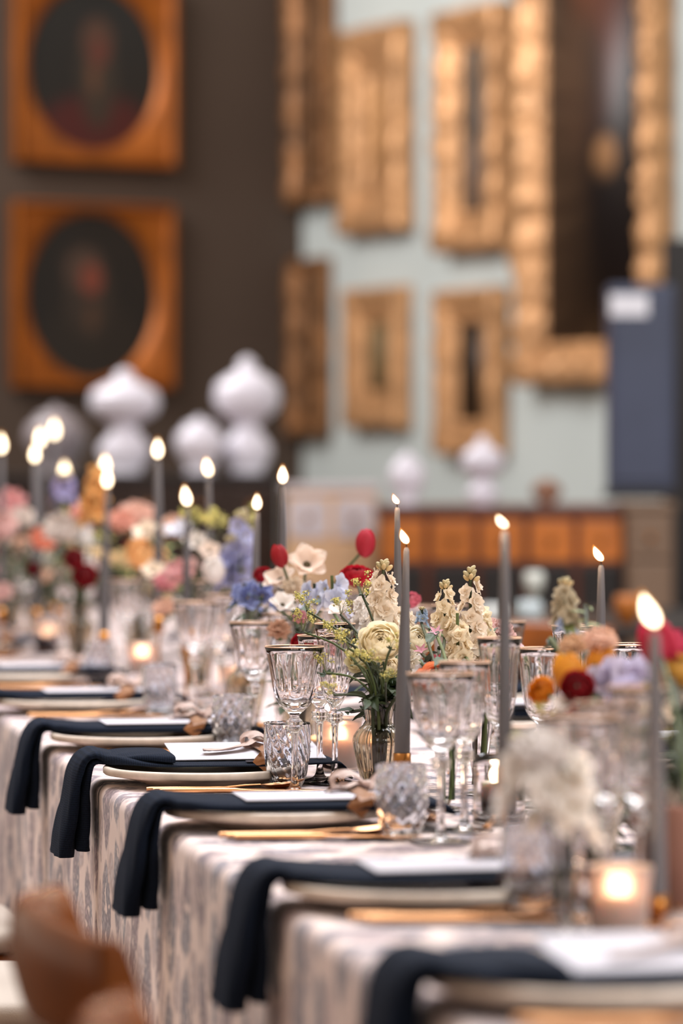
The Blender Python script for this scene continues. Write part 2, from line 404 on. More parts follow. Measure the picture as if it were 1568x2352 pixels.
picture('r', 1032, 1172, zr(664, 1080), zr(1046, 1080), .17, .09, .01, GILT, p_dark, 'gilt framed dark picture, lower row, below the grey painting', 8)
picture('r', 1230, 1550, 3.75, zr(882, 1300), .19, .12, .03, GILT, p_big, 'largest painting, dark red brown canvas in a wide carved gilt frame', 9)
# tall slate-blue panel unit
def boxobj(name, b, m, parent, bev=0, **k):
    o = ob(name, MB().box(*b), m, parent, **k); flat(o)
    if bev: bevel(o, bev)
    return o
Zs = 13.6
a_, b_ = P(1398, 1138, Zs), P(1548, 662, Zs)
Zc = 13.3
p0 = P(1475, 1140, Zc)
SB_TOP = CZ-(1146-HY)/FPX*13.0
t = thing('display_cabinet', 'tall slate blue cabinet with a white label standing on the sideboard', 'cabinet', (p0.x, Zc, SB_TOP), 0)
hw = .113
boxobj('body', (-hw, hw, -.0, .22, .03, b_.z-SB_TOP), BLUEG, t, .008)
boxobj('door', (-hw+.012, hw-.02, -.012, 0, .06, b_.z-SB_TOP-.04), BLUEG, t, .004)
boxobj('plinth', (-hw-.008, hw+.008, -.016, .23, 0, .03), WOOD_B, t, .003)
boxobj('name_label', (-hw+.0, -hw+.132, -.0165, -.0122, b_.z-SB_TOP-.112, b_.z-SB_TOP-.035), mat('white_label', (240, 242, 250), .5), t, label='white label')
t = thing('folding_screen', 'black upright screen at the right behind the blue cabinet', 'screen', (1.27, 13.95, 0), 0)
boxobj('panel', (-.1, .9, 0, .04, .04, 2.0), WOOD_B, t, .004); boxobj('foot', (-.1, .9, -.06, .1, 0, .04), WOOD_B, t)
# sideboards along the far wall
def cabinet(name, label, x0, x1, ytop, Z, depth, body, top, nd=3, face2=None, doorm=None):
    a, b = P(x0, ytop, Z), P(x1, ytop, Z); h = a.z; cx = (a.x+b.x)/2; hw = (b.x-a.x)/2
    t = thing(name, label, 'cabinet', (cx, Z, 0), 0)
    boxobj('top', (-hw-.01, hw+.01, -.012, depth+.01, h-.03, h), top, t, .006)
    boxobj('body', (-hw, hw, 0, depth, .08, h-.03), body, t, .004)
    boxobj('plinth', (-hw+.02, hw-.02, .02, depth-.02, 0, .08), WOOD_B, t)
    for k in range(nd):
        xa = -hw+2*hw*k/nd+.012; xb = -hw+2*hw*(k+1)/nd-.012
        dr = boxobj('drawer', (xa, xb, -.014, 0, h-.19, h-.05), face2 or body, t, .004)
        ob('knob', MB().lathe([(0, 0), (.008, .001), (.007, .012), (.013, .02), (.009, .028), (0, .03)], 12), BRASS, dr, loc=((xa+xb)/2, -.013, h-.12), rot=(PI/2, 0, 0))
        d = boxobj('door', (xa, xb, -.014, 0, .10, h-.205), doorm or body, t, .004)
        ob('knob', MB().lathe([(0, 0), (.008, .001), (.007, .012), (.013, .02), (.009, .028), (0, .03)], 12), BRASS, d, loc=(xb-.04, -.013, h*.55), rot=(PI/2, 0, 0))
    return t
cabinet('sideboard', 'long amber wooden sideboard with mahogany top below the blue cabinet', 868, 1436, 1160, 13.0, .45, WOOD_D, WOOD_D, 5, WOOD_O, WOOD_B)  # black door colour paints in the shade of open space under the drawers
cabinet('side_cabinet', 'taupe painted cabinet at the right end of the amber sideboard', 1440, 1545, 1152, 12.9, .45, mat('taupe_paint', (128, 104, 84), .5), mat('taupe_paint', (128, 104, 84), .5), 1)
cabinet('marble_console', 'tan console with pale marble top beside the room corner', 655, 866, 1112, 13.6, .45, TAN_P, MARBLE, 2, MARBLE)
cabinet('ebonised_cabinet', 'long near black cabinet carrying the white porcelain urns', -80, 640, 1088, 14.2, .5, mat('black_brown_lacquer', (44, 28, 22), .3, var=.3, vscale=3), WOOD_B, 6)
# porcelain urns
def urn(name, label, cx, ybot, yb1, ytop, rpx, Z, m=PORC, style=0):
    k = Z/FPX; z = lambda y: (ybot-y)*k; R = rpx*k; base = P(cx, ybot, Z)
    t = thing(name, label, 'urn', base, 0)
    H = z(ytop); zb = z(yb1)
    if style == 0:     # pear shaped foot bulb below a broad lidded bowl
        body = [(0, 0), (R*.5, 0), (R*.52, .006), (R*.45, .012), (R*.72, zb*.35), (R*.74, zb*.55), (R*.4, zb*.86), (R*.34, zb*.95), (R*.5, zb*1.05)]
        bowl = [(R*.5, zb*1.05), (R*.9, zb+(H-zb)*.2), (R, zb+(H-zb)*.38), (R*.95, zb+(H-zb)*.5)]
        lid = [(R*.98, zb+(H-zb)*.5), (R*.9, zb+(H-zb)*.6), (R*.5, zb+(H-zb)*.74), (R*.26, zb+(H-zb)*.8), (R*.3, zb+(H-zb)*.88), (R*.16, zb+(H-zb)*.96), (0, H)]
        ob('foot', MB().lathe(body, 36), m, t); ob('bowl', MB().lathe(bowl, 36), m, t); ob('lid', MB().lathe(lid, 36), m, t)
    else:
        body = [(0, 0), (R*.6, 0), (R*.62, H*.04), (R*.45, H*.1), (R*.8, H*.3), (R, H*.52), (R*.92, H*.7), (R*.6, H*.82)]
        lid = [(R*.64, H*.82), (R*.6, H*.86), (R*.3, H*.92), (R*.12, H*.94), (R*.18, H*.98), (0, H)]
        ob('body', MB().lathe(body, 36), m, t); ob('lid', MB().lathe(lid, 36), m, t)
    return t
PORC_D = mat('dimmed_porcelain', (150, 140, 142), .25)  # dim light on the leftmost jar put into a greyer porcelain colour
urn('porcelain_urn', 'tallest white lidded urn, pear shaped, left of the room corner', 567, 1090, 972, 818, 78, 14.4)
urn('porcelain_urn', 'broad white lidded urn in front of the lower oval portrait', 286, 1090, 975, 846, 82, 14.4)
urn('porcelain_urn', 'small white lidded jar left of the tallest urn', 458, 1090, 0, 956, 58, 14.3, PORC, 1)
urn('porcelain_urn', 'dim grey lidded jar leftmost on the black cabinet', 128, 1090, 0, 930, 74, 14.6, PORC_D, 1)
urn('porcelain_urn', 'slim white jar on the left end of the amber sideboard', 934, 1162, 0, 1036, 42, 13.15, PORC, 1)
urn('porcelain_urn', 'taller slim white vase with lid, second on the amber sideboard', 1108, 1162, 1100, 1000, 50, 13.2, PORC, 0)
urn('brown_jar', 'low brown lidded jar beside the blue cabinet', 1255, 1162, 0, 1098, 36, 13.2, mat('brown_glaze', (146, 106, 84), .3), 1)
# ------------------------------------------------------------------ banquet tables and cloths
SEAM = -.17; SEATS_IN = [-2.25, -3.0]
spans = [(-3.9, SEAM-.003), (SEAM+.003, 3.0), (3.006, 6.2)]
tlab = ['nearest long banquet table under the printed cloth', 'middle long banquet table under the printed cloth, behind the seam', 'far long banquet table under the printed cloth']
clab = ['pale floral printed tablecloth on the nearest table, in front of the seam', 'pale floral printed tablecloth on the middle table, behind the dark vertical seam', 'pale floral printed tablecloth at the far end, out of focus']
TV = .92
for (u0, u1), la, lb in zip(spans, tlab, clab):
    t = thing('banquet_table', la, 'table', TW((u0+u1)/2, TV/2, 0), TROT)
    hl = (u1-u0)/2-.03; hv = TV/2-.03
    boxobj('tabletop', (-hv, hv, -hl, hl, .715, .742), WOOD, t, .004)
    for sx in (-1, 1):
        for sy in (-1, 1):
            x, y = sx*(hv-.07), sy*(hl-.12); boxobj('leg', (x-.025, x+.025, y-.025, y+.025, 0, .715), WOOD, t, .004)
    prof = []; R = .016; HEM = .40     # (v, z, arc length)
    n1 = 10
    for k in range(n1): prof.append((0, HEM+(TH-R-HEM)*k/n1))
    for k in range(6): a = PI*.5*k/5; prof.append((R-R*math.cos(a), TH-R+R*math.sin(a)))
    for k in range(1, 24): prof.append((R+(TV-2*R)*k/24, TH))
    for k in range(6): a = PI*.5*k/5; prof.append((TV-R+R*math.sin(a), TH-R+R*math.cos(a)))
    for k in range(1, n1+1): prof.append((TV, TH-R-(TH-R-HEM)*k/n1))
    s = [0]
    for a, b in zip(prof, prof[1:]): s.append(s[-1]+math.hypot(b[0]-a[0], b[1]-a[1]))
    nu = int((u1-u0)/.03); rows = []; uv = []
    for i in range(nu+1):
        u = u0+(u1-u0)*i/nu; row = []; ur = []
        for (v, z), sl in zip(prof, s):
            drop = max(0, (TH-.03-z)/.35); rip = (math.sin(u*19+1.1*math.sin(u*3.3))*.007+math.sin(u*7.1)*.006)*drop
            vv = v+(-1 if v < TV/2 else 1)*(rip+.004*drop)
            zz = z+(noise.noise(Vector((u*6, v*6, 3)))*.0012 if z >= TH-.001 else 0)
            if v < .1 and z < .6:
                for us in SEATS_IN: vv += .135*max(0, min(1, (.62-z)/.08))*max(0, min(1, (.34-abs(u-us))/.09))
            row.append((vv, u, zz)); ur.append((u, sl))
        rows.append(row); uv.append(ur)
    o = ob('tablecloth', MB().grid(rows, uv=uv), CLOTH, None, loc=O0, rot=(0, 0, TROT)); tag(o, lb, 'tablecloth')
    sm = o.modifiers.new('cloth_thickness', 'SOLIDIFY'); sm.thickness = .0015; sm.offset = 1
# ------------------------------------------------------------------ chairs
def strip_mb(path, ws, ts, side=(0, 1, 0)):
    """flat bar: path of points, half widths along side, thicknesses along the normal"""
    mb = MB(); rings = []; n = len(path); path = [Vector(p) for p in path]; side0 = Vector(side).normalized()
    for i, p in enumerate(path):
        d = (path[min(i+1, n-1)]-path[max(i-1, 0)]).normalized(); sd = (side0-d*side0.dot(d)).normalized(); nn = d.cross(sd)
        w, t = ws[i], ts[i]; e = .3*t
        rings.append([tuple(p+sd*a+nn*b) for a, b in ((-w, e), (-w+e, 0), (w-e, 0), (w, e), (w, t-e), (w-e, t), (-w+e, t), (-w, t-e))])
    mb.grid(rings, cv=True); mb.cap(rings[0][::-1]); mb.cap(rings[-1]); return mb
def make_chair(label, depth=.40):
    # local +x towards the table, z = 0 on the floor, backrest plane at x = 0
    t = thing('dining_chair', label, 'chair')
    n = 22; rows = []
    for i in range(n+1):
        a = -1+2*i/n; y = a*.205; bx = .055*(a*a)-.0; top = .800-.012*a*a; bot = .700+.012*a*a
        r = []
        for k in range(12):
            q = 2*PI*k/12; r.append((bx+.011*math.cos(q)+(.0 if math.sin(q) > 0 else .008), y, (top+bot)/2+(top-bot)/2*math.copysign(abs(math.sin(q))**.6, math.sin(q))))
        rows.append(r)
    mb = MB().grid(rows, cv=True); mb.cap(rows[0][::-1]); mb.cap(rows[-1]); ob('backrest', mb, WOOD, t)
    rows = []
    for i in range(n+1):
        a = -1+2*i/n; rows.append([(.03+.055*a*a*.8+.007*math.cos(2*PI*k/8), a*.21, .565+.016*math.sin(2*PI*k/8)) for k in range(8)])
    mb = MB().grid(rows, cv=True); mb.cap(rows[0][::-1]); mb.cap(rows[-1]); ob('lower_rail', mb, WOOD, t)
    for sy in (-1, 1):
        ob('rear_post', MB().tube([(.03, sy*.20, 0), (.035, sy*.20, .25), (.05, sy*.195, .45), (.058, sy*.20, .6), (.046, sy*.205, .79)], [.011, .014, .016, .014, .010], 10), WOOD, t)
        ob('leg', MB().tube([(depth-.01, sy*.20, 0), (depth-.03, sy*.19, .43)], [.011, .016], 10), WOOD, t)
        ob('stretcher', MB().tube([(.05, sy*.195, .26), (depth-.03, sy*.192, .26)], .009, 8), WOOD, t)
    rows = []
    def seat(m, x0, x1, hy, z0, z1, cr):
        ringz = []
        for z, ins in ((z0, .008), (z0+.004, 0), (z1-.008, 0), (z1, .012), (z1+cr, .06), (z1+cr*1.3, .12)):
            rr = []
            for k in range(32):
                q = 2*PI*k/32; c, s_ = math.cos(q), math.sin(q); f = (abs(c)**5+abs(s_)**5)**(-.2)
                rr.append(((x0+x1)/2+((x1-x0)/2-ins)*c*f, (hy-ins)*s_*f, z))
            ringz.append(rr)
        mb = MB().grid(ringz, cv=True); mb.cap(ringz[0][::-1]); mb.cap(ringz[-1]); return mb
    ob('seat_frame', seat(0, .03, depth, .22, .425, .452, 0), WOOD, t)
    ob('seat_pad', seat(0, .035, depth-.005, .215, .454, .488, .006), PAD, t)
    return t
ch = make_chair('honey oak chair with curved backrest, nearest one shown almost whole at lower left', .36)
ch.location = TW(-1.97, -.275, 0); ch.rotation_euler = (0, 0, TROT)
c2 = dup(ch, TW(-2.68, -.300, 0), TROT, 'honey oak chair at the bottom edge, only the top of its curved backrest showing'); ch['group'] = c2['group'] = 'chairs along the near side'
for k, (u, la) in enumerate(((.62, 'oak chair with cream seat pad at the left edge, uppermost of the three seat pads'),
                             (-.12, 'oak chair with cream seat pad at the left edge, middle of the three seat pads'),
                             (-.80, 'oak chair with cream seat pad at the left edge, lowest of the three seat pads'))):
    dup(ch, TW(u, -.378, 0), TROT, la, 'chairs along the near side')
# ------------------------------------------------------------------ tableware meshes
def tube_interp(pts, per=6):
    V = [Vector(p) for p in pts]; n = len(V); Q = []
    for i in range(n-1):
        p0, p1, p2, p3 = V[max(i-1, 0)], V[i], V[i+1], V[min(i+2, n-1)]
        for k in range(per):
            t = k/per; Q.append(.5*((2*p1)+(-p0+p2)*t+(2*p0-5*p1+4*p2-p3)*t*t+(-p0+3*p1-3*p2+p3)*t**3))
    Q.append(V[-1]); return Q
def plate_me():
    prof = [(0, .0), (.082, .0), (.086, .003), (.112, .0100), (.134, .0140), (.1405, .0152), (.1428, .0175), (.1430, .0240), (.1410, .0268), (.1370, .0270), (.115, .0215), (.1, .0175), (.06, .0165), (0, .0165)]
    return MB().lathe(prof, 72).mesh('plate')
PLATE = plate_me()
for v_ in PLATE.vertices: v_.co.z *= .87; v_.co.x *= .925; v_.co.y *= .925
PLATE.update(); PLATE.materials.append(PLATE_M)
def napkin_mb(kind):
    def sweep(mb, path, ts, bs, off, cs=None):
        cs = cs or [0]*len(path)
        z = list(tube_interp([(a[0], a[1], t) for a, t in zip(path, ts)], 4)); y_ = list(tube_interp(list(zip(bs, off, cs)), 4))
        path = [(p.x, p.y) for p in z]; ts = [max(.002, p.z) for p in z]; bs = [p.x for p in y_]; off = [p.y for p in y_]; cs = [p.z for p in y_]
        rings = []; uvs = []; n = len(path); s = 0
        for i in range(n):
            a = path[max(i-1, 0)]; b = path[min(i+1, n-1)]; dx, dz = b[0]-a[0], b[1]-a[1]; L = math.hypot(dx, dz); nx, nz = dz/L, -dx/L
            if i: s += math.hypot(path[i][0]-path[i-1][0], path[i][1]-path[i-1][1])
            r = []; ur = []; m = 28
            for k in range(m):
                q = 2*PI*k/m; c, d = math.cos(q), math.sin(q); e = .55
                yy = bs[i]*math.copysign(abs(c)**e, c); tt = off[i]+ts[i]*(.5+.5*math.copysign(abs(d)**e, d))
                droop = .0015*math.sin(yy*150+i*.7)*(i/n)
                r.append((path[i][0]-nx*-1*(tt+droop), cs[i]+yy+.012*(i/n)*math.sin(tt*60), path[i][1]-nz*-1*(tt+droop))); ur.append((s, q*.03))
            rings.append(r); uvs.append(ur)
        mb.grid(rings, cv=True, uv=uvs); mb.cap(rings[0][::-1]); mb.cap(rings[-1])
    # path runs from the table middle outwards and down; its left-hand normal points up / outwards
    mb = MB()
    if kind == 'A':
        path = [(.318, .016), (.308, .0262), (.29, .0285), (.24, .0280), (.16, .0275), (.08, .0280), (.03, .0290), (.008, .0288), (-.004, .0225), (-.0085, .010), (-.010, -.015), (-.0105, -.042), (-.011, -.072), (-.0115, -.098)]
        ts = [.006, .009, .0110, .0115, .0115, .0115, .012, .014, .018, .022, .028, .034, .040, .044]
    else:
        path = [(.325, .004), (.31, .0275), (.29, .0285), (.24, .0275), (.16, .0270), (.085, .0275), (.03, .0290), (.008, .0288), (-.004, .0225), (-.0085, .010), (-.010, -.015), (-.0105, -.042), (-.011, -.072), (-.0115, -.098)]
        ts = [.004, .004, .0045, .0045, .0045, .0045, .012, .016, .020, .024, .028, .034, .040, .044]
    bs = [.066, .072, .074, .076, .076, .076, .072, .066, .060, .056, .056, .058, .060, .062]
    cs = [-.036, -.040, -.042, -.042, -.042, -.038, -.030, -.016, -.006, 0, 0, 0, 0, 0]
    n = len(path); bb = list(bs); zk = .0045; path = [(x, z-zk*(1 if z > .024 else 0)) for x, z in path]
    sweep(mb, path, [t*.55 if i > 7 else t for i, t in enumerate(ts)], bb, [t*.45 if i > 7 else 0 for i, t in enumerate(ts)], cs)
    p2 = path[5:13]+[(-.0115, -.090)]
    sweep(mb, p2, [max(.003, t*.42) for t in ts[5:14]], [b*.9 for b in bb[5:14]], [0]*9, cs[5:14])
    if kind == 'B':
        pk = [(.092, .0273), (.085, .0275), (.05, .029), (.02, .029), (.0, .0255)]
        sweep(mb, pk, [.0115, .013, .011, .008, .003], [.070, .074, .070, .064, .056], [0]*5, [-.04, -.038, -.03, -.02, -.01])
    return mb
NAPK = {k: napkin_mb(k).mesh('napkin') for k in 'AB'}
for m_ in NAPK.values(): m_.materials.append(NAVY)
def ribbon_strip(pts, w, side=(0, 1, 0), tw=0):
    rows = []; n = len(pts); V = [Vector(p) for p in pts]
    # smooth resample
    Q = []
    for i in range(n-1):
        p0, p1, p2, p3 = V[max(i-1, 0)], V[i], V[i+1], V[min(i+2, n-1)]
        for k in range(5):
            t = k/5; Q.append(.5*((2*p1)+(-p0+p2)*t+(2*p0-5*p1+4*p2-p3)*t*t+(-p0+3*p1-3*p2+p3)*t**3))
    Q.append(V[-1]); n = len(Q)
    for i, p in enumerate(Q):
        d = (Q[min(i+1, n-1)]-Q[max(i-1, 0)]).normalized(); sd = Vector(side); sd = (sd-d*sd.dot(d)).normalized()
        a = tw*i/n; sd = Matrix.Rotation(a, 3, d)@sd; nn = d.cross(sd)
        rows.append([tuple(p+sd*w*q+nn*(.0025*math.cos(q*4+i*.5))) for q in (-1, -.6, -.2, .2, .6, 1)])
    return rows
BAND = MB().grid(ribbon_strip([(.205, .075, .026), (.21, .07, .044), (.22, .03, .0462), (.225, -.03, .0462), (.215, -.064, .0455), (.208, -.071, .038), (.2, -.0705, .0285)], .011, (1, 0, 0)))
BAND = BAND.mesh('band'); BAND.materials.append(RIBBON_B)
BOWS = []
for v_ in range(2):
    mb = MB(); k = .045+.002
    mb.grid(ribbon_strip([(.222, .02, k), (.25, .03, k+.022), (.285, .035, k+.026), (.29, .03, k+.008), (.25, .022, k+.004), (.222, .02, k)], .012, (0, 1, .4)))
    mb.grid(ribbon_strip([(.222, .02, k), (.20, .03, k+.024), (.175, .04, k+.02), (.172, .03, k+.006), (.2, .02, k+.002), (.222, .02, k)], .012, (0, 1, .4)))
    if v_: mb.grid(ribbon_strip([(.222, .02, k+.004), (.19, .03, k+.014), (.165, .0, k+.006), (.13, -.02, k), (.10, -.03, k+.0005), (.085, -.028, k)], .012, (0, 1, .15), .4))
    else: mb.grid(ribbon_strip([(.222, .02, k+.004), (.20, .01, k+.01), (.18, -.0, k+.004), (.15, -.02, k)], .011, (0, 1, .2), .6))
    mb.grid(ribbon_strip([(.222, .02, k+.004), (.25, .0, k+.012), (.28, -.01, k-.004), (.32, .01, k-.036), (.345, .02, k-.041)], .012, (0, 1, .3), -.8))
    mb.grid([[(.222+.009*math.cos(q)*math.sin(p), .02+.008*math.sin(q)*math.sin(p), k+.006+.008*math.cos(p)) for p in np.linspace(.05, PI-.05, 7)] for q in np.linspace(0, 2*PI, 12, endpoint=False)], cu=True)
    me = mb.mesh('bow'); me.materials.append(RIBBON); BOWS.append(me)
MENU = MB().box(0, .200, -.055, .055, 0, .0012).mesh('menu', False); MENU.materials.append(PAPER)
def knife_mb():
    return strip_mb([(0, 0, .001), (.004, 0, .001), (.095, 0, .001), (.102, 0, .002), (.12, 0, .003), (.19, 0, .003), (.208, 0, .003)], [.004, .0052, .0062, .0050, .0075, .0085, .001], [.0052, .0060, .0060, .0040, .0016, .0014, .0010])
def spoon_mb(fork=False):
    mb = strip_mb([(0, 0, .001), (.004, 0, .001), (.09, 0, .0015), (.10, 0, .003), (.125, 0, .0065), (.145, 0, .008)], [.004, .0050, .0060, .0035, .0022, .0028], [.0050, .0056, .0056, .0040, .0024, .0016])
    if not fork:
        rows = []
        for i in range(13):
            a = i/12; x = .143+.058*a; w = .019*math.sin(PI*min(1, a*.94+.03))**.6; r = []
            for j in range(9):
                q = -1+2*j/8; r.append((x, w*q, .0075-.0065*(1-q*q)*math.sin(PI*a)+.007*a*a+.001))
            rows.append(r)
        mb.grid(rows); mb.grid([[(x, y, z-.001) for x, y, z in r] for r in rows])
    else:
        mb2 = strip_mb([(.143, 0, .008), (.155, 0, .006), (.168, 0, .005)], [.003, .010, .0115], [.0015]*3); mb.add(mb2.v, mb2.f)
        for k in range(4):
            y = -.0095+.0063*k; m3 = strip_mb([(.166, y, .005), (.185, y, .006), (.203, y, .012)], [.0021, .0017, .0009], [.0015, .0014, .001]); mb.add(m3.v, m3.f)
    return mb
def stack_lathe(outer, inner, n, wob_o=None, wob_i=None):
    """closed shell of revolution with a rippled outside"""
    rows = []
    for k in range(n):
        a = 2*PI*k/n; row = []
        for r, z in outer: rr = wob_o(r, z, a) if wob_o else r; row.append((rr*math.cos(a), rr*math.sin(a), z))
        for r, z in inner: rr = wob_i(r, z, a) if wob_i else r; row.append((rr*math.cos(a), rr*math.sin(a), z))
        rows.append(row)
    return MB().grid(rows, cu=True)
def dens(prof, k=3):
    P_ = [(Vector((r, z, 0))) for r, z in prof]; return [(max(0, q.x), q.y) for q in tube_interp([(p.x, p.y, 0) for p in P_], k)]
base = [(0, .0004), (.030, .0004), (.0335, .0010), (.0335, .0018), (.022, .0032), (.010, .0052), (.0055, .011), (.0040, .022), (.0038, .04), (.0040, .06), (.0046, .074)]
knop = [(.0050, .078), (.0102, .081), (.0112, .0835), (.0095, .0855), (.0108, .0875), (.0112, .0905), (.0088, .093), (.0062, .0945), (.0062, .099)]
bowls = {
 'wine': ([(.012, .104), (.0205, .113), (.0262, .127), (.0298, .145), (.0334, .165), (.0375, .185)], [(.0366, .1852), (.0324, .165), (.0287, .146), (.0248, .129), (.0185, .117), (.009, .111), (0, .1095)]),
 'white': ([(.011, .104), (.0175, .113), (.0215, .128), (.0240, .148), (.0262, .170), (.0295, .191)], [(.0286, .1912), (.0252, .170), (.0229, .149), (.0202, .130), (.0155, .118), (.008, .112), (0, .1105)]),
 'flute': ([(.009, .104), (.0150, .114), (.0192, .132), (.0212, .155), (.0228, .182), (.0268, .208)], [(.0259, .2082), (.0218, .182), (.0201, .156), (.0179, .134), (.0132, .120), (.007, .114), (0, .1125)])}
GME = {}
for k, (bo, bi) in bowls.items():
    z0 = bo[0][1]; z1 = bo[-1][1]
    def wob(r, z, a, z0=z0, z1=z1): 
        if z < z0: return r
        q = (z-z0)/(z1-z0); return r+.00085*math.sin(PI*min(1, q*1.02))**.7*math.cos(10*a)
    mb = MB(); o_ = base[:1]+base[1:]
    bowl = stack_lathe(dens([(.0062, .099)]+bo, 3), dens(bi, 2), 60, wob)
    foot = MB().lathe(base[:5], 40); 
    me1 = bowl.mesh('bowl'); me1.materials.append(GLASS)
    me2 = MB().lathe(dens(base, 2), 40).mesh('foot_and_stem'); me2.materials.append(GLASS)
    me3 = MB().lathe([(.0046, .074)]+knop, 32).mesh('knop'); me3.materials.append(GLASS)
    rr = bo[-1][0]; me4 = MB().grid([[((rr-.0004+.0008*math.cos(q))*math.cos(p), (rr-.0004+.0008*math.cos(q))*math.sin(p), z1+.0002+.0008*math.sin(q)) for q in np.linspace(0, 2*PI, 6, endpoint=False)] for p in np.linspace(0, 2*PI, 60, endpoint=False)], cu=True, cv=True).mesh('gold_rim')
    me4.materials.append(GOLD_RIM); GME[k] = (me1, me2, me3, me4)
GNAME = {'wine': 'wine_glass', 'white': 'wine_glass', 'flute': 'flute_glass'}
def glass(kind, loc, label, group=None, sc=1, rz=0):
    t = thing(GNAME[kind], label, 'glass', loc, rz, group); t.scale = (sc,)*3
    for n_, me in zip(('bowl', 'stem', 'knop', 'gold_rim'), GME[kind]): ob(n_, me, None, t)
    return t
TOUT = [(0, 0), (.0150, 0), (.0175, .0012), (.0215, .010), (.0255, .024), (.0284, .042), (.0292, .058), (.0292, .072), (.0290, .0850)]
TIN = [(.0279, .0855), (.0276, .070), (.0272, .056), (.0258, .038), (.0218, .022), (.014, .013), (0, .0105)]
TUMB = {}
def wt1(r, z, a): return r+.0011*min(1, r/.02)*math.sin(min(1, z/.02)*PI/2)*math.cos(13*(a+z*17))
def wt1i(r, z, a): return r+.0006*min(1, r/.02)*math.cos(13*(a+z*17)+.8)
def wt2(r, z, a): return r+.0010*min(1, r/.02)*math.sin(min(1, z/.02)*PI/2)*(math.cos(11*(a+z*22))+math.cos(11*(a-z*22)))*(.5+.5*min(1, max(0, (z-.02)/.03)))
TUMB['twist'] = stack_lathe(dens(TOUT, 5), dens(TIN, 4), 104, wt1, wt1i).mesh('twist_tumbler')
TO2 = [(0, 0), (.0150, 0), (.0180, .0012), (.0235, .012), (.0272, .026), (.0290, .044), (.0286, .060), (.0272, .074), (.0262, .0820)]
TI2 = [(.0252, .0825), (.0260, .070), (.0274, .056), (.0262, .036), (.0218, .022), (.014, .013), (0, .0105)]
TUMB['diamond'] = stack_lathe(dens(TO2, 5), dens(TI2, 4), 104, wt2).mesh('diamond_tumbler')
for m_ in TUMB.values(): m_.materials.append(GLASS_BLUE)
# ------------------------------------------------------------------ place settings
KN = knife_mb().mesh('knife'); SPN = spoon_mb().mesh('spoon'); FRK = spoon_mb(True).mesh('fork')
for m_ in (KN, SPN, FRK): m_.materials.append(CUTLERY)
CARD = MB().box(0, .052, -.008, .008, 0, .0012).mesh('card', False); CARD.materials.append(mat('navy_card', (44, 42, 62), .5))
places = [(-3.0, 'B', 'nearest', 0), (-2.29, 'B', 'bottom', 0), (-1.62, 'A', 'fourth', .03), (-.80, 'A', 'third', -.015), (-.21, 'B', 'second', .07), (.44, 'A', 'upper', .06), (1.30, 'A', 'far', .03), (2.16, 'A', 'farther', 0), (3.43, 'A', 'farthest', 0), (4.3, 'A', 'last', 0)]
PD = {'nearest': 'below the frame corner', 'bottom': 'at the lower right corner', 'fourth': 'by the blurred right tumbler', 'third': 'by the barrel shaped tumbler',
      'second': 'in sharpest focus by the twisted tumbler', 'upper': 'second place up the left edge', 'far': 'third place up the left edge',
      'farther': 'fourth place up the left edge', 'farthest': 'fifth, small and very blurred place', 'last': 'at the far row end'}
def lift(u, v, z=0): return TW(u, v, TH+.0017+z)
def at(u0, dv, du, z=0): return lift(u0+du, dv, z)
for u0, kind, key, nof in places:
    d = PD[key]; kd = {'third': -.19, 'upper': -.150}.get(key, -.160)
    tag(ob('dinner_plate', PLATE, None, None, at(u0-.01, .134, 0)), 'oatmeal stoneware dinner plate '+d, 'plate', 'dinner plates')
    dz = 0
    tag(ob('napkin', NAPK[kind], None, None, at(u0, 0, nof, .0002), (0, 0, TROT)), 'navy linen napkin draped over the edge '+d, 'napkin', 'navy napkins')
    mz = .0290 if kind == 'B' else .0365
    o = ob('menu_card', MENU, None, None, at(u0, .098 if kind == 'B' else .08, (-.01 if kind == 'B' else -.045)+nof, mz+.007 if kind == 'B' else mz), (.13 if kind == 'B' else .0, 0, TROT)); tag(o, 'white menu card on the napkin '+d, 'card', 'menu cards')
    bs = .7
    r = thing('menu_ribbon', 'blush and bronze ribbon round the menu '+d, 'ribbon', at(u0, 0, 0, .002), TROT, 'menu ribbons')
    ob('band', BAND, None, r, loc=(0, -.036+nof, -.0075), scale=(1, 1.14, 1)); ob('bow', BOWS[1 if kind == 'B' else 0], None, r, loc=(.078, -.01+nof, .004), scale=.72, label='blush silk bow')
    if key in ('second', 'bottom'):
        tag(ob('name_card', CARD, None, None, at(u0, .186, -.098+nof, .0285), (0, 0, TROT-.03)), 'small dark navy name card '+d, 'card', 'name cards')
    tag(ob('table_knife', KN, None, None, at(u0, .055, kd), (0, 0, TROT-.12)), 'copper gold table knife '+d, 'knife', 'table knives')
    tag(ob('side_knife', KN, None, None, at(u0, .048, kd+.014), (0, 0, TROT-.12), .97), 'slimmer copper gold knife '+d, 'knife', 'table knives')
    tag(ob('soup_spoon', SPN, None, None, at(u0, .042, kd+.029), (0, 0, TROT-.10), 1.0), 'copper gold spoon '+d, 'spoon', 'spoons')
    for q in (0, 1): tag(ob('table_fork', FRK, None, None, at(u0, .045+.008*q, .170+.024*q), (0, 0, TROT+.02)), ('copper gold fork next to the plate ' if q == 0 else 'outer copper gold fork ')+d, 'fork', 'forks')
    tag(ob('dessert_fork', FRK, None, None, at(u0, .335, .075), (0, 0, TROT-PI/2-.25), .8), 'small copper gold dessert fork '+d, 'fork', 'dessert forks')
    tag(ob('dessert_spoon', SPN, None, None, at(u0, .355, -.115), (0, 0, TROT+PI/2-.35), .8), 'small copper gold dessert spoon '+d, 'spoon', 'dessert spoons')
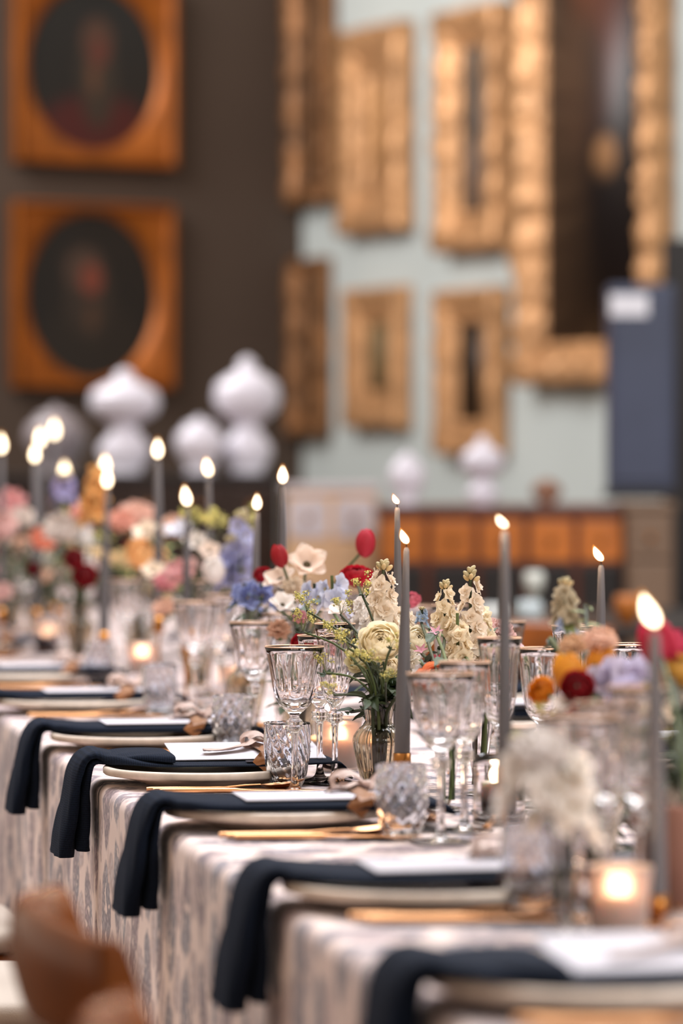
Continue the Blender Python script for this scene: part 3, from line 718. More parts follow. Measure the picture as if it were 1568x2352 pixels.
fard = {-1.45: 'right edge', -.75: 'right, behind the peach carnation', -.1: 'behind the glass votive', .66: 'behind the tall right candle', 1.3: 'behind the ribbed vase', 2.0: 'beyond the blue delphinium', 2.75: 'far beyond the anemone', 3.5: 'last of the far side'}
for u0, d in fard.items():
    d = 'across the table, '+d
    tag(ob('dinner_plate', PLATE, None, None, at(u0, TV-.134, 0)), 'oatmeal stoneware dinner plate '+d, 'plate', 'dinner plates')
    tag(ob('napkin', NAPK['A'], None, None, at(u0, TV, 0, .0002), (0, 0, TROT+PI)), 'navy linen napkin '+d, 'napkin', 'navy napkins')
    tag(ob('menu_card', MENU, None, None, at(u0, TV-.07, .01, .0465), (0, 0, TROT+PI)), 'white menu card '+d, 'card', 'menu cards')
# glasses and tumblers at measured places
def TT(px, py): p = T(px, py); p.z = TH+.0017; return p
for kind, px, py, la in (
    ('wine', 676, 1824, 'sharply focused wine glass standing in front of the twisted tumbler'),
    ('white', 734, 1797, 'slim wine glass directly behind the sharply focused one'),
    ('flute', 769, 1802, 'tall narrow flute glass left of the ribbed vase'),
    ('wine', 584, 1722, 'softly blurred wine glass left of the sharp group, above the left tumbler'),
    ('white', 637, 1702, 'wine glass behind the sharp group whose gold rim shows below the blue flowers'),
    ('flute', 668, 1690, 'flute glass behind the sharp group, half hidden by lime sprigs'),
    ('wine', 1012, 1938, 'blurred wide wine glass between the two tall grey candles'),
    ('white', 1066, 1912, 'blurred slim wine glass just right of the wide one between the candles'),
    ('flute', 1146, 1868, 'flute glass standing behind the tall grey candle at centre right'),
    ('white', 1243, 1852, 'wine glass with banded reflections left of the yellow flowers'),
    ('wine', 1328, 2118, 'very blurred wine glass, leftmost of three before the dark foliage'),
    ('white', 1394, 2092, 'very blurred wine glass, middle of three before the dark foliage'),
    ('flute', 1464, 2104, 'very blurred flute glass, rightmost of three before the dark foliage'),
    ('wine', 448, 1636, 'blurred wine glass right of the tumbler by the third setting from the left'),
    ('white', 505, 1622, 'blurred slim glass between the left candle and the sharp glasses'),
    ('flute', 478, 1602, 'blurred flute glass under the second row of left candles'),
    ('wine', 292, 1544, 'blurred wine glass right of the dark candle at far left'),
    ('white', 338, 1532, 'blurred slim glass above the glowing tea light at left'),
    ('flute', 366, 1516, 'blurred flute glass behind the glowing tea light at left'),
    ('wine', 160, 1496, 'far blurred wine glass below the dark red flowers'),
    ('white', 196, 1488, 'far blurred slim glass below the dark red flowers'),
    ('wine', 22, 1452, 'far blurred wine glass at the left frame edge'),
    ('flute', 60, 1448, 'far blurred flute glass near the left frame edge')):
    glass(kind, TT(px, py), la, 'stemmed glasses', 1, random.random()*3)
for u0, d in list(fard.items())[2:]:
    for q, kk in enumerate(('wine', 'flute')):
        glass(kk, lift(u0-.30+.03*q, .66-.07*q), ('wine glass ' if q == 0 else 'flute glass ')+'across the table, '+d, 'stemmed glasses')
for kind, px, py, sc, la in (
    ('twist', 659, 1815, 1, 'sharply focused twisted crystal tumbler behind the wine glass stem'),
    ('diamond', 922, 1928, 1, 'barrel shaped diamond cut tumbler in front of the ribbed vase'),
    ('diamond', 532, 1728, 1.0, 'diamond cut tumbler sparkling at centre left'),
    ('twist', 1221, 2106, .98, 'blurred tumbler in front of the white stock flowers at right'),
    ('twist', 367, 1646, 1, 'blurred tumbler left of centre below the tea light'),
    ('diamond', 229, 1576, 1, 'small blurred tumbler at left with orange glints'),
    ('twist', 108, 1502, 1, 'tiny blurred tumbler at far left')):
    o = ob('crystal_tumbler', TUMB[kind], None, None, TT(px, py), (0, 0, random.random()), sc); tag(o, la, 'tumbler', 'tumblers')
# ------------------------------------------------------------------ candles
def flame(parent, h, w, tilt, z, power=.55):
    def body(s): 
        pr = [(0, 0), (.55, .06), (.85, .18), (1, .34), (.9, .52), (.62, .72), (.3, .88), (0, 1)]
        n = 20; rows = []
        for k in range(n):
            a = 2*PI*k/n; row = []
            for r, q in pr:
                q2 = q*h*s-(s-1)*h*.25; row.append((r*w/2*s*math.cos(a)-math.sin(tilt)*q2, r*w/2*s*math.sin(a), q2*math.cos(tilt)))
            rows.append(row)
        return MB().grid(rows, cu=True)
    f = ob('flame', body(1), FLAME_IN, parent, loc=(0, 0, z)); ob('flame_edge', body(1.22), FLAME_OUT, f)
    l = bpy.data.lights.new('flame_light', 'POINT'); l.energy = power; l.color = (1, .70, .45); l.shadow_soft_size = .012
    lo = bpy.data.objects.new('flame_light', l); COL.objects.link(lo); lo.parent = parent; lo.location = (-math.sin(tilt)*h*.5, 0, z+h*.6)
def taper(px_top, py_top, px_bot, py_bot, Z, label, tilt=0, py_fl=None, wtop=.0085, wbot=.0185, power=.55):
    top, bot = P(px_top, py_top, Z), P(px_bot, py_bot, Z)
    t = thing('taper_candle', label, 'candle', bot, 0, 'grey taper candles')
    d = top-bot; L = d.z; rows = [(0, 0, 0), (d.x*.3, 0, L*.3), (d.x*.7, 0, L*.7), (d.x, 0, L-.004), (d.x, 0, L)]
    ob('wax_body', MB().tube(rows, [wbot/2, wbot*.47, wtop*.62+wbot*.06, wtop/2, wtop*.3], 20), WAX, t)
    ob('wick', MB().tube([(d.x, 0, L-.002), (d.x, 0, L+.004), (d.x-.001-.002*math.sin(tilt), 0, L+.008)], .0008, 6), WOOD_B, t)
    fh = .026 if py_fl is None else (py_top-py_fl)*Z/FPX
    flame(t, fh-.006, fh*.42, tilt, L+.005, power)
    for c in t.children:
        if c.name.startswith('flame'): c.location.x += d.x
    # holder: brass cup, slim stem and round foot, a thing of its own
    h = thing('candle_holder', 'brass holder under the '+label, 'candle holder', (bot.x, bot.y, TH+.0017), 0, 'brass candle holders')
    H = bot.z-(TH+.0017); cup = min(.024, max(.012, H*.35))
    ob('cup', MB().lathe([(0, H-.001), (wbot*.45, H-.001), (wbot*.5, H+.003), (wbot*.56, H+.003), (wbot*.56, H-cup), (wbot*.4, H-cup-.003), (0, H-cup-.004)], 24), BRASS, h)
    if H-cup-.004 > .006: ob('stem', MB().tube([(0, 0, .003), (0, 0, H-cup-.002)], .0032, 12), BRASS, h)
    ob('foot', MB().lathe([(0, 0), (.034, 0), (.035, .0015), (.034, .003), (.01, .0045), (0, .005)], 36), BRASS, h)
for a in (
    (1503, 1452, 1508, 2062, 3.45, 'blurred tall candle at the right edge before the pink tulip', .35, 1358, .0095, .0185),
    (1159, 1222, 1158, 1766, 3.95, 'tall candle at centre right, second tallest flame from the right', .55, 1178, .0085, .0165),
    (933, 1258, 923, 1735, 4.70, 'candle with a small flame right of the ribbed vase', .35, 1213, .0070, .0195),
    (912, 1166, 916, 1720, 5.15, 'slim candle whose flame rises just left of the vase candle', .4, 1132, .0070, .0160),
    (1380, 1298, 1379, 1640, 4.7, 'slim candle behind the peach carnation', .45, 1250, .0075, .0130),
    (649, 1116, 650, 1420, 6.0, 'candle behind the red tulip bud, upright flame', .0, 1070, .0085, .0150),
    (590, 1176, 581, 1480, 6.15, 'candle beside the blue delphinium at centre left', .0, 1135, .0075, .0150),
    (479, 1098, 482, 1430, 7.0, 'candle behind the lime foliage left of centre', .15, 1052, .0085, .0160),
    (430, 1166, 427, 1460, 6.7, 'short candle left of centre before the white blooms', .15, 1116, .0080, .0145),
    (362, 1056, 364, 1420, 7.3, 'tallest candle of the left group against the dark cabinet', .0, 1008, .0110, .0190),
    (246, 1124, 238, 1455, 7.5, 'thick blurred candle at left beside the dark red flowers', .0, 1076, .0085, .0210),
    (241, 1092, 244, 1400, 8.6, 'candle half hidden behind the yellow stock at left', .0, 1046, .0085, .0160),
    (92, 1028, 92, 1400, 9.2, 'tall far candle at left, just right of a lower flame', .0, 984, .0100, .0180),
    (80, 1064, 84, 1400, 8.6, 'far candle at left, left of a taller flame', .0, 1022, .0100, .0190),
    (125, 1010, 126, 1390, 10.0, 'highest far flame at left', .0, 964, .0100, .0150),
    (148, 1102, 148, 1400, 9.6, 'low far candle behind the lavender bloom at left', .0, 1060, .0090, .0150),
    (3, 1044, 3, 1400, 8.4, 'candle cut by the left frame edge', .0, 996, .0100, .0170)):
    taper(*a)
# ------------------------------------------------------------------ votives
def votive(px, py, kind, label, w=.066, h=.072, power=.34):
    loc = TT(px, py); t = thing('votive_holder', label, 'votive', loc, 0, 'votive candles')
    R = w/2
    if kind == 'pink':
        o_ = [(0, 0), (R*.78, 0), (R*.82, .002), (R*.9, h*.5), (R, h)]; i_ = [(R*.95, h), (R*.85, h*.5), (R*.76, .006), (0, .005)]; gm = VOTIVE_PINK
    else:
        o_ = [(0, 0), (R*.94, 0), (R, .003), (R, h*.5), (R, h)]; i_ = [(R*.93, h), (R*.93, h*.5), (R*.93, .008), (0, .008)]; gm = GLASS
    ob('cup', stack_lathe(dens(o_, 3), dens(i_, 3), 40), gm, t)
    q = h*.58 if kind == 'pink' else h*.6
    ob('wax', MB().lathe([(0, .0095), (R*.66, .0095), (R*.68, .012), (R*.70, q), (R*.66, q+.001), (R*.3, q-.002), (0, q-.003)], 28), WAX_W, t)
    flame(t, .013, .0048, 0, q, power)
    return t
for a in ((777, 1771, 'pink', 'frosted blush tea light glowing between the stems and ribbed vase', .066, .072),
          (1145, 1892, 'clear', 'clear glass votive with ivory candle behind the brass stem', .060, .078),
          (1421, 2150, 'pink', 'large blurred blush votive glowing at lower right', .060, .060),
          (326, 1548, 'pink', 'bright blurred tea light at left', .062, .060),
          (549, 1616, 'pink', 'dim tea light behind the left sharp tumbler', .062, .066),
          (110, 1500, 'pink', 'far tea light at the left', .062, .066)):
    votive(*a)
# ------------------------------------------------------------------ flowers: head meshes (unit radius 1)
def petal(L=1, Wd=.5, elev=.5, az=0, cup=.2, curl=.2, ruf=.0, base=.05, nf=7, ph=0, nu=6, nv=7, tipn=.0, z0=0):
    rows = []
    for i in range(nu):
        t = i/(nu-1); w = Wd*(math.sin(PI*min(1, .12+.80*t**.8)))**.75; w *= 1-tipn*t*t; row = []
        for j in range(nv):
            q = -1+2*j/(nv-1); x = base+L*t*(1-.10*q*q*t); y = w*q
            z = cup*L*(q*q)*w*1.2+curl*L*t*t+ruf*t*math.sin(q*nf+ph)+ruf*.6*t*math.cos(t*9+ph*2+q*2)
            c, s_ = math.cos(elev), math.sin(elev); X = x*c-z*s_; Z = x*s_+z*c
            row.append((X*math.cos(az)-y*math.sin(az), X*math.sin(az)+y*math.cos(az), Z+z0))
        rows.append(row)
    return rows
def cup_petal(R, th_open, az, span, zs=1.0, flare=0, th0=2.7, nu=7, nv=6, rnd=None):
    rows = []; rr = random.Random(rnd)
    k1, k2 = rr.uniform(-.05, .05), rr.uniform(0, 6)
    for i in range(nu):
        t = i/(nu-1); th = th0+(th_open-th0)*t; row = []
        wspan = span*(math.sin(PI*(.16+.62*t)))
        for j in range(nv):
            q = -1+2*j/(nv-1); a = az+wspan*q; R2 = R*(1+flare*t**3+.05*math.sin(q*3+k2)*t+k1)*(1-.04*q*q)
            th2 = th+.22*q*q*t
            row.append((R2*math.sin(th2)*math.cos(a), R2*math.sin(th2)*math.sin(a), R2*math.cos(th2)*zs))
        rows.append(row)
    return rows
def head_mesh(kind, seed):
    r = random.Random(seed); mb = MB()
    if kind == 'ranunculus':
        for R, th, n, fl in ((.30, .25, 4, 0), (.42, .3, 5, 0), (.53, .42, 6, 0), (.64, .55, 6, 0), (.74, .72, 7, .02), (.84, .92, 7, .06), (.93, 1.15, 8, .12), (1.0, 1.4, 8, .2)):
            o = r.random()*6
            for k in range(n): mb.grid(cup_petal(R, th+r.uniform(-.06, .06), o+2*PI*k/n, 1.05*PI/n*1.5, .82, fl, 2.6, rnd=r.random()))
    elif kind == 'tulip':
        for ring, (R, th) in enumerate(((.82, .28), (.95, .34))):
            for k in range(3): mb.grid(cup_petal(R, th, ring*PI/3+2*PI*k/3, 1.0, 1.45, 0, 2.95, 9, 8, r.random()))
    elif kind == 'open_tulip':
        for ring, (R, th) in enumerate(((.8, .75), (.95, .95))):
            for k in range(3): mb.grid(cup_petal(R, th, ring*PI/3+2*PI*k/3, .95, 1.5, .18, 2.95, 9, 8, r.random()))
    elif kind == 'anemone':
        for ring, (e, n, L) in enumerate(((.55, 4, .9), (.30, 5, 1.0))):
            for k in range(n): mb.grid(petal(L, .46, e+r.uniform(-.08, .08), ring*.5+2*PI*k/n, .3, .12, .03, .06, 5, r.random()*6, 8, 9))
    elif kind == 'carnation':
        for e, n, L in ((1.35, 5, .55), (1.1, 6, .7), (.8, 8, .85), (.5, 9, .95), (.2, 9, 1.0), (-.1, 7, .95)):
            o = r.random()*6
            for k in range(n): mb.grid(petal(L, .34, e+r.uniform(-.1, .1), o+2*PI*k/n, .15, .10, .085, .02, 9, r.random()*6, 6, 9))
    elif kind == 'floret':
        for e, n, L in ((1.15, 3, .5), (.75, 4, .8), (.25, 5, 1.0)):
            o = r.random()*6
            for k in range(n): mb.grid(petal(L, .44, e+r.uniform(-.15, .15), o+2*PI*k/n, .1, -.1, .07, .02, 5, r.random()*6, 5, 5))
    elif kind == 'delph':
        for k in range(5): mb.grid(petal(1, .5, .3+r.uniform(-.15, .15), 2*PI*k/5, .3, .05, .03, .05, 4, r.random()*6, 6, 7))
        for k in range(3): mb.grid(petal(.35, .16, .9, 2*PI*k/3+.3, .3, .05, .02, .02, 4, 0, 4, 4))
    elif kind == 'sweetpea':
        for e, n, L, w_ in ((.2, 2, 1.0, .75), (.75, 2, .75, .55), (1.2, 1, .55, .4)):
            o = r.random()*6
            for k in range(n): mb.grid(petal(L, w_, e, o+PI*k, .25, .1, .09, .02, 6, r.random()*6, 7, 9))
    elif kind == 'star':
        for k in range(5): mb.grid(petal(1, .25, .25, 2*PI*k/5, .2, .1, .0, .05, 4, 0, 5, 4, .6))
    return mb
HEADS = {k: [head_mesh(k, i*13+5).mesh(k) for i in range(n)] for k, n in (('ranunculus', 3), ('tulip', 2), ('open_tulip', 1), ('anemone', 2), ('carnation', 3), ('floret', 4), ('delph', 3), ('sweetpea', 3), ('star', 1))}
def blob_mesh(name, rings=6, n=8):
    return MB().lathe([(0, -.5), (.28, -.42), (.46, -.15), (.48, .1), (.36, .36), (.16, .5), (0, .52)], n).mesh(name)
BUDM = blob_mesh('bud'); CENT = MB().lathe([(0, -.2), (.5, -.15), (.9, .05), (.8, .35), (.4, .5), (0, .52)], 14).mesh('centre')
def leaf_mesh(seed):
    r = random.Random(seed); rows = []; c = r.uniform(.3, .7)
    for i in range(9):
        t = i/8; w = .20*math.sin(PI*(.06+.94*t)**.8)**.9*(1 if seed % 2 else 1.25)
        rows.append([(t, w*q, -c*t*t*.5+.35*abs(q)*w+.02*math.sin(t*14+q*3)) for q in (-1, -.6, -.25, 0, .25, .6, 1)])
    return MB().grid(rows).mesh('leaf')
LEAVES = [leaf_mesh(i) for i in range(4)]
def lobed_leaf():
    rows = []
    for k in range(37):
        a = -2.5+5.0*k/36; R = 1+.16*math.cos(a*7)+.05*math.cos(a*35); rows.append([(R*q*math.cos(a), R*q*math.sin(a), .12*q*math.cos(a*7)+.15*q*q) for q in (.02, .35, .7, 1)])
    return MB().grid(rows).mesh('lobed_leaf')
LOBED = lobed_leaf()
def mantle_meshes(seed):
    r = random.Random(seed); st = MB(); fl = MB(); star = MB()
    for k in range(4): star.grid(petal(1, .35, .35, 2*PI*k/4, .2, .1, 0, .0, 4, 0, 3, 3))
    for b in range(7):
        a = r.random()*2*PI; l = r.uniform(.35, 1); e = r.uniform(.2, 1.3)
        tip = Vector((l*math.cos(e)*math.cos(a), l*math.cos(e)*math.sin(a), l*math.sin(e)+.1)); st.tube([(0, 0, -.5), (tip*.4), tip], .012, 4, False)
        for k in range(14):
            d = Vector((r.gauss(0, 1), r.gauss(0, 1), r.gauss(0, 1)+.6)).normalized()*r.uniform(.12, .26); p = tip+d; st.tube([tip, p], .007, 3, False)
            q = d.normalized().to_track_quat('Z', 'Y').to_matrix().to_4x4(); M = Matrix.Translation(p)@q@Matrix.Scale(.085, 4); fl.add(star.v, star.f, M)
    return st.mesh('sprig_stem'), fl.mesh('lime_florets')
MANT = [mantle_meshes(i) for i in range(3)]
def quat_to(axis): return Vector(axis).normalized().to_track_quat('Z', 'Y').to_euler()
FR = random.Random(21)
SHORT = {'ranunculus': 'ranunculus', 'tulip': 'tulip', 'open_tulip': 'tulip', 'anemone': 'anemone', 'carnation': 'carnation', 'sweetpea': 'sweet_pea', 'star': 'star_flower', 'stock': 'stock_flower', 'delphinium': 'delphinium', 'mantle': 'ladys_mantle', 'foliage': 'foliage_sprig'}
def flower(kind, rgb, head, vase, R, label, group=None, axis=None, L=.1, nleaf=2, neck=.11, leafs=LEAF, budtop=True):
    """head: world point of the bloom (top of the spike for spikes); vase: world base point of its vase"""
    v = Vector(vase); hd = Vector(head); bz = Vector((v.x+FR.uniform(-.008, .008), v.y+FR.uniform(-.008, .008), v.z+.012))
    t = thing(SHORT[kind], label, 'flower' if kind not in ('foliage',) else 'foliage', bz, 0, group)
    h = hd-bz; nk = Vector((FR.uniform(-.007, .007), FR.uniform(-.007, .007), max(.02, min(neck, h.z*.6))))
    if axis is None:
        axis = Vector((h.x*1.2+FR.uniform(-.25, .25), -.55+h.y*.5+FR.uniform(-.25, .2), .75))
    axis = Vector(axis).normalized(); m = petal_mat(rgb) if rgb else None
    spike = kind in ('stock', 'delphinium')
    if spike:
        ax = Vector((h.x*.5, h.y*.3, 1)).normalized(); b0 = h-ax*L
        path = tube_interp([(0, 0, 0), nk, (nk+b0)*.5+Vector((0, 0, .01)), b0, b0+ax*L*.5, h], 3)
    else:
        path = tube_interp([(0, 0, 0), nk, (nk+h)*.5+Vector((h.x*-.08, 0, .012)), h-axis*R*.5], 4)
    ob('stem', MB().tube(path, .0016 if kind == 'mantle' else .0022, 6), STEM if FR.random() < .5 else STEM_D, t)
    if kind in ('stock', 'delphinium'):
        nfl = max(6, int(L/(R*.42))); fk = 'floret' if kind == 'stock' else 'delph'
        for i in range(nfl):
            q = i/nfl; a = i*2.4+FR.random()*.5; pos = b0+ax*L*(q*.86); rad = R*(.95-.35*q)
            out = Vector((math.cos(a), math.sin(a), .25)).normalized(); s_ = R*(1.12-.42*q)*FR.uniform(.85, 1.15)
            mo('floret', FR.choice(HEADS[fk]), m, t, loc=pos+out*rad*.75, rot=quat_to(out+Vector((0, -.3, .15))), scale=s_)
            if kind == 'delphinium' and i % 2 == 0: mo('floret_eye', CENT, YELC, t, loc=pos+out*rad*.82, rot=quat_to(out), scale=R*.16)
        if budtop:
            for i in range(9):
                q = i/8; a = i*2.4; out = Vector((math.cos(a), math.sin(a), .9)).normalized(); rr = R*(.75-.5*q)
                pos = b0+ax*L*(.84+.17*q)+out*rr*.8
                mo('bud', BUDM, BUD if i > 2 or kind == 'delphinium' else petal_mat((232, 214, 170)), t, loc=pos, rot=quat_to(out), scale=(R*.36, R*.36, R*.62))
    elif kind == 'mantle':
        st, fl = FR.choice(MANT); e = quat_to(axis)
        o = ob('sprig_stem', st, None, t, loc=h, rot=e, scale=R); 
        if not st.materials: st.materials.append(LEAF_L)
        mo('florets', fl, LIME, t, loc=h, rot=e, scale=R)
        if nleaf: mo('leaf', LOBED, LEAF, t, loc=h-axis*R*.6, rot=(FR.uniform(-.5, .5), FR.uniform(-.9, .2), FR.random()*6), scale=R*.42)
    elif kind == 'foliage':
        n = len(path)
        for i in range(9):
            k = int(n*(.4+.58*i/8)); p = path[min(k, n-1)]; a = i*2.1+FR.random()
            mo('leaf', FR.choice(LEAVES), leafs, t, loc=p, rot=(FR.uniform(-.6, .6), FR.uniform(-.6, .5), a), scale=R*FR.uniform(.8, 1.2))
    else:
        mo('bloom', FR.choice(HEADS[kind]), m, t, loc=h, rot=quat_to(axis), scale=R)
        if kind == 'anemone': mo('flower_centre', CENT, DARKC, t, loc=h+axis*R*.08, rot=quat_to(axis), scale=R*.2)
        if kind in ('ranunculus', 'tulip', 'open_tulip', 'carnation'):
            mo('calyx', CENT, STEM, t, loc=h-axis*R*.72, rot=quat_to(-axis), scale=R*.35)
    if kind not in ('foliage', 'mantle'):
        n = len(path)
        for i in range(nleaf):
            p = path[int(n*FR.uniform(.35, .72))]
            mo('leaf', FR.choice(LEAVES), leafs, t, loc=p, rot=(FR.uniform(-.5, .5), FR.uniform(-.9, .3), FR.random()*6.28), scale=FR.uniform(.025, .045))
    return t
# ------------------------------------------------------------------ vases
def ribbed_vase(loc, label, sc=1, water=True):
    t = thing('ribbed_vase', label, 'vase', loc, 0, 'ribbed glass vases'); t.scale = (sc,)*3
    o_ = [(0, 0), (.0185, 0), (.0205, .002), (.0235, .02), (.0290, .045), (.0322, .062), (.0318, .071), (.0262, .080), (.0178, .087), (.0165, .092), (.0182, .103), (.0224, .119)]
    i_ = [(.0214, .1193), (.0172, .103), (.0152, .0915), (.0166, .086), (.025, .079), (.0302, .0705), (.0305, .061), (.0272, .044), (.0215, .02), (.018, .008), (0, .0075)]
    wb = lambda r, z, a: r*(1+.028*math.cos(22*a)*min(1, z/.02)) if z > .001 else r
    me = stack_lathe(dens(o_, 3), dens(i_, 3), 132, wb, lambda r, z, a: r*(1+.010*math.cos(22*a)) if z > .01 else r).mesh('glass_body')
    ob('glass_body', me, GLASS_SMOKE, t)
    if water: ob('water', MB().lathe([(0, .0078), (.0176, .0083), (.0205, .018), (.0225, .026), (.0225, .0262), (0, .0262)], 40), WATER, t)
    return t
def bud_vase(loc, label, h=.105):
    t = thing('bud_vase', label, 'vase', loc, 0, 'conical bud vases')
    o_ = [(0, 0), (.021, 0), (.0215, .0015), (.006, .004), (.0045, .008), (.008, .02), (.015, .07), (.0215, h)]
    i_ = [(.0205, h), (.0138, .07), (.0068, .022), (.0015, .014), (0, .013)]
    ob('glass_body', stack_lathe(dens(o_, 3), dens(i_, 3), 48, lambda r, z, a: r*(1+.02*math.cos(12*a)) if z > .012 else r), GLASS, t); return t
def pot(loc, label, sc=1):
    t = thing('ceramic_pot', label, 'vase', loc, 0); t.scale = (sc,)*3
    ob('body', stack_lathe(dens([(0, 0), (.03, 0), (.034, .004), (.043, .04), (.041, .07), (.037, .085)], 3), dens([(.033, .085), (.038, .065), (.039, .04), (.028, .01), (0, .01)], 3), 40), TERRA, t); return t
V = {}
V['main'] = TT(870, 1824); ribbed_vase(V['main'], 'smoky ribbed glass vase in focus beside the grey candle')
V['bud1'] = TT(1100, 1826); bud_vase(V['bud1'], 'conical glass bud vase between the candle and the clear votive', .115)
V['bud2'] = TT(1026, 1862); bud_vase(V['bud2'], 'conical glass bud vase behind the wide blurred wine glass', .095)
V['blue'] = TT(690, 1706); ribbed_vase(V['blue'], 'ribbed glass vase hidden behind the sharp glasses')
V['blue2'] = TT(565, 1664); ribbed_vase(V['blue2'], 'ribbed glass vase behind the blurred glass left of centre')
V['peach'] = TT(1362, 1985); ribbed_vase(V['peach'], 'ribbed glass vase under the yellow and red flowers')
V['fore'] = TT(1300, 2150); bud_vase(V['fore'], 'conical bud vase lost behind the blurred white stock', .10)
V['edge'] = TT(1575, 2085); pot(V['edge'], 'dusty rose ceramic pot cut by the right frame edge', 1.15)
V['f1'] = TT(452, 1578); ribbed_vase(V['f1'], 'ribbed glass vase behind the blurred glasses left of centre')
V['f2'] = TT(322, 1522); ribbed_vase(V['f2'], 'ribbed glass vase behind the left tea light')
V['f3'] = TT(184, 1512); ribbed_vase(V['f3'], 'tall ribbed vase below the dark red flowers')
V['f4'] = TT(92, 1480); ribbed_vase(V['f4'], 'ribbed glass vase far left behind glasses')
V['f5'] = TT(20, 1462); ribbed_vase(V['f5'], 'ribbed glass vase at the left frame edge')
CR = (252, 240, 224); WH = (250, 246, 242); RED = (176, 16, 38); DRED = (128, 6, 22); PINK = (230, 150, 164); HOT = (206, 50, 84)
CORAL = (240, 166, 138); ORG = (240, 150, 104); YEL = (226, 160, 48); PEACH = (248, 214, 192); LAV = (200, 196, 220); BLUE = (156, 170, 218); PBL = (206, 214, 234); BLUSH = (238, 206, 200)
def F(kind, rgb, px, py, Z, dia, vase, label, **k):
    return flower(kind, rgb, P(px, py, Z), V[vase], dia/2*Z/FPX, label, **k)
# in focus bouquet
F('stock', CR, 880, 1296, 4.95, 62, 'main', 'cream stock spike with budded tip, tallest above the ribbed vase', L=.075)
F('stock', WH, 843, 1352, 5.05, 66, 'main', 'white stock spike left of the cream one above the ribbed vase', L=.055, budtop=False)
F('stock', CR, 925, 1392, 5.0, 60, 'main', 'cream stock spike partly behind the grey candle', L=.05, budtop=False)
F('ranunculus', (252, 242, 214), 874, 1474, 4.84, 92, 'main', 'large buttery cream ranunculus directly above the ribbed vase', axis=(-.1, -.75, .5))
F('ranunculus', (252, 244, 222), 958, 1468, 4.98, 66, 'main', 'cream ranunculus just right of the grey candle', axis=(.4, -.6, .5))
F('ranunculus', (246, 240, 200), 826, 1510, 4.92, 66, 'main', 'pale lime cream ranunculus left above the ribbed vase', axis=(-.5, -.6, .4))
F('ranunculus', RED, 819, 1320, 5.35, 68, 'main', 'bright red ranunculus seen side on below the red tulip', axis=(.05, -.35, .9))
F('tulip', (198, 44, 66), 838, 1247, 5.6, 50, 'blue', 'closed rose red tulip, highest bloom at centre', axis=(.05, 0, 1), nleaf=1)
F('tulip', (176, 30, 40), 642, 1277, 5.55, 42, 'blue', 'small red tulip bud below the middle candle', axis=(-.3, -.2, 1), nleaf=1)
F('ranunculus', (160, 20, 36), 606, 1322, 5.8, 44, 'blue2', 'small dark red bloom behind the blue delphinium')
F('anemone', (246, 232, 218), 704, 1300, 5.6, 104, 'blue', 'large white open anemone with a dark eye', axis=(.1, -.7, .6))
F('anemone', (246, 234, 222), 645, 1335, 5.65, 88, 'blue', 'white open bloom left of the large anemone', axis=(-.4, -.5, .7))
F('delphinium', PBL, 762, 1322, 5.25, 64, 'main', 'pale blue delphinium cluster right of centre', L=.05, budtop=False)
F('delphinium', PBL, 722, 1340, 5.35, 54, 'blue', 'pale blue delphinium cluster beneath the anemone', L=.03, budtop=False)
F('delphinium', BLUE, 562, 1340, 5.75, 60, 'blue2', 'periwinkle blue delphinium cluster at centre left', L=.035, budtop=False)
F('delphinium', (142, 154, 208), 600, 1340, 5.7, 48, 'blue2', 'deeper blue delphinium beside the candle', L=.03, budtop=False)
F('ranunculus', (206, 110, 124), 940, 1378, 5.45, 46, 'main', 'dusty pink bloom peeking out right of the candles')
F('ranunculus', RED, 690, 1474, 5.3, 40, 'blue', 'small red bloom seen through the gold rimmed glass')
F('ranunculus', DRED, 828, 1456, 5.2, 40, 'main', 'dark red bloom behind the buttery cream ranunculus')
F('ranunculus', RED, 938, 1592, 4.78, 18, 'main', 'tiny red bud touching the grey candle')
F('anemone', WH, 648, 1392, 5.5, 70, 'blue', 'white bloom under the white anemones')
F('anemone', WH, 782, 1406, 5.15, 62, 'main', 'white bloom under the pale blue delphinium')
F('carnation', (236, 190, 196), 738, 1500, 5.2, 60, 'blue', 'faint pink bloom seen through the glasses')
F('carnation', (226, 170, 176), 690, 1420, 5.3, 40, 'blue', 'small pink bloom among lime sprigs')
F('carnation', (232, 196, 170), 640, 1450, 5.5, 60, 'blue', 'pale peach bloom low behind the left gold rim')
F('star', (232, 176, 196), 1001, 1452, 4.9, 42, 'bud2', 'pink star shaped floret between the stock spikes')
F('star', (226, 160, 180), 967, 1494, 4.9, 40, 'bud2', 'pink star shaped floret lower left of the tall stock')
F('star', (214, 96, 122), 1006, 1516, 4.88, 44, 'bud2', 'deep pink star shaped floret above the orange bloom')
F('delphinium', (170, 194, 220), 968, 1398, 5.0, 26, 'bud2', 'small grey blue budded sprig beside the grey candle', L=.02)
for i, (x, y, Z, d) in enumerate(((705, 1388, 4.95, 60), (697, 1432, 4.95, 66), (785, 1398, 5.0, 62), (832, 1352, 4.9, 60), (762, 1585, 4.75, 50), (748, 1530, 4.85, 56), (800, 1476, 4.85, 62), (862, 1520, 4.75, 58), (888, 1556, 4.72, 48), (812, 1512, 4.75, 48), (770, 1450, 4.9, 56), (900, 1480, 4.75, 40))):
    F('mantle', None, x, y, Z, d*1.3, 'main', 'lime lady\'s mantle sprig '+('below the pale blue cluster', 'over the middle gold rims', 'left of the white stock', 'right under the red ranunculus', 'trailing before the flute glass', 'crossing the flute rim', 'left of the buttery ranunculus', 'low left of the buttery ranunculus', 'just above the vase rim', 'hanging between flute and vase', 'reaching left over the slim glass', 'tucked under the white bloom')[i], group='lime sprigs of the focused bouquet', nleaf=1 if i % 2 else 0)
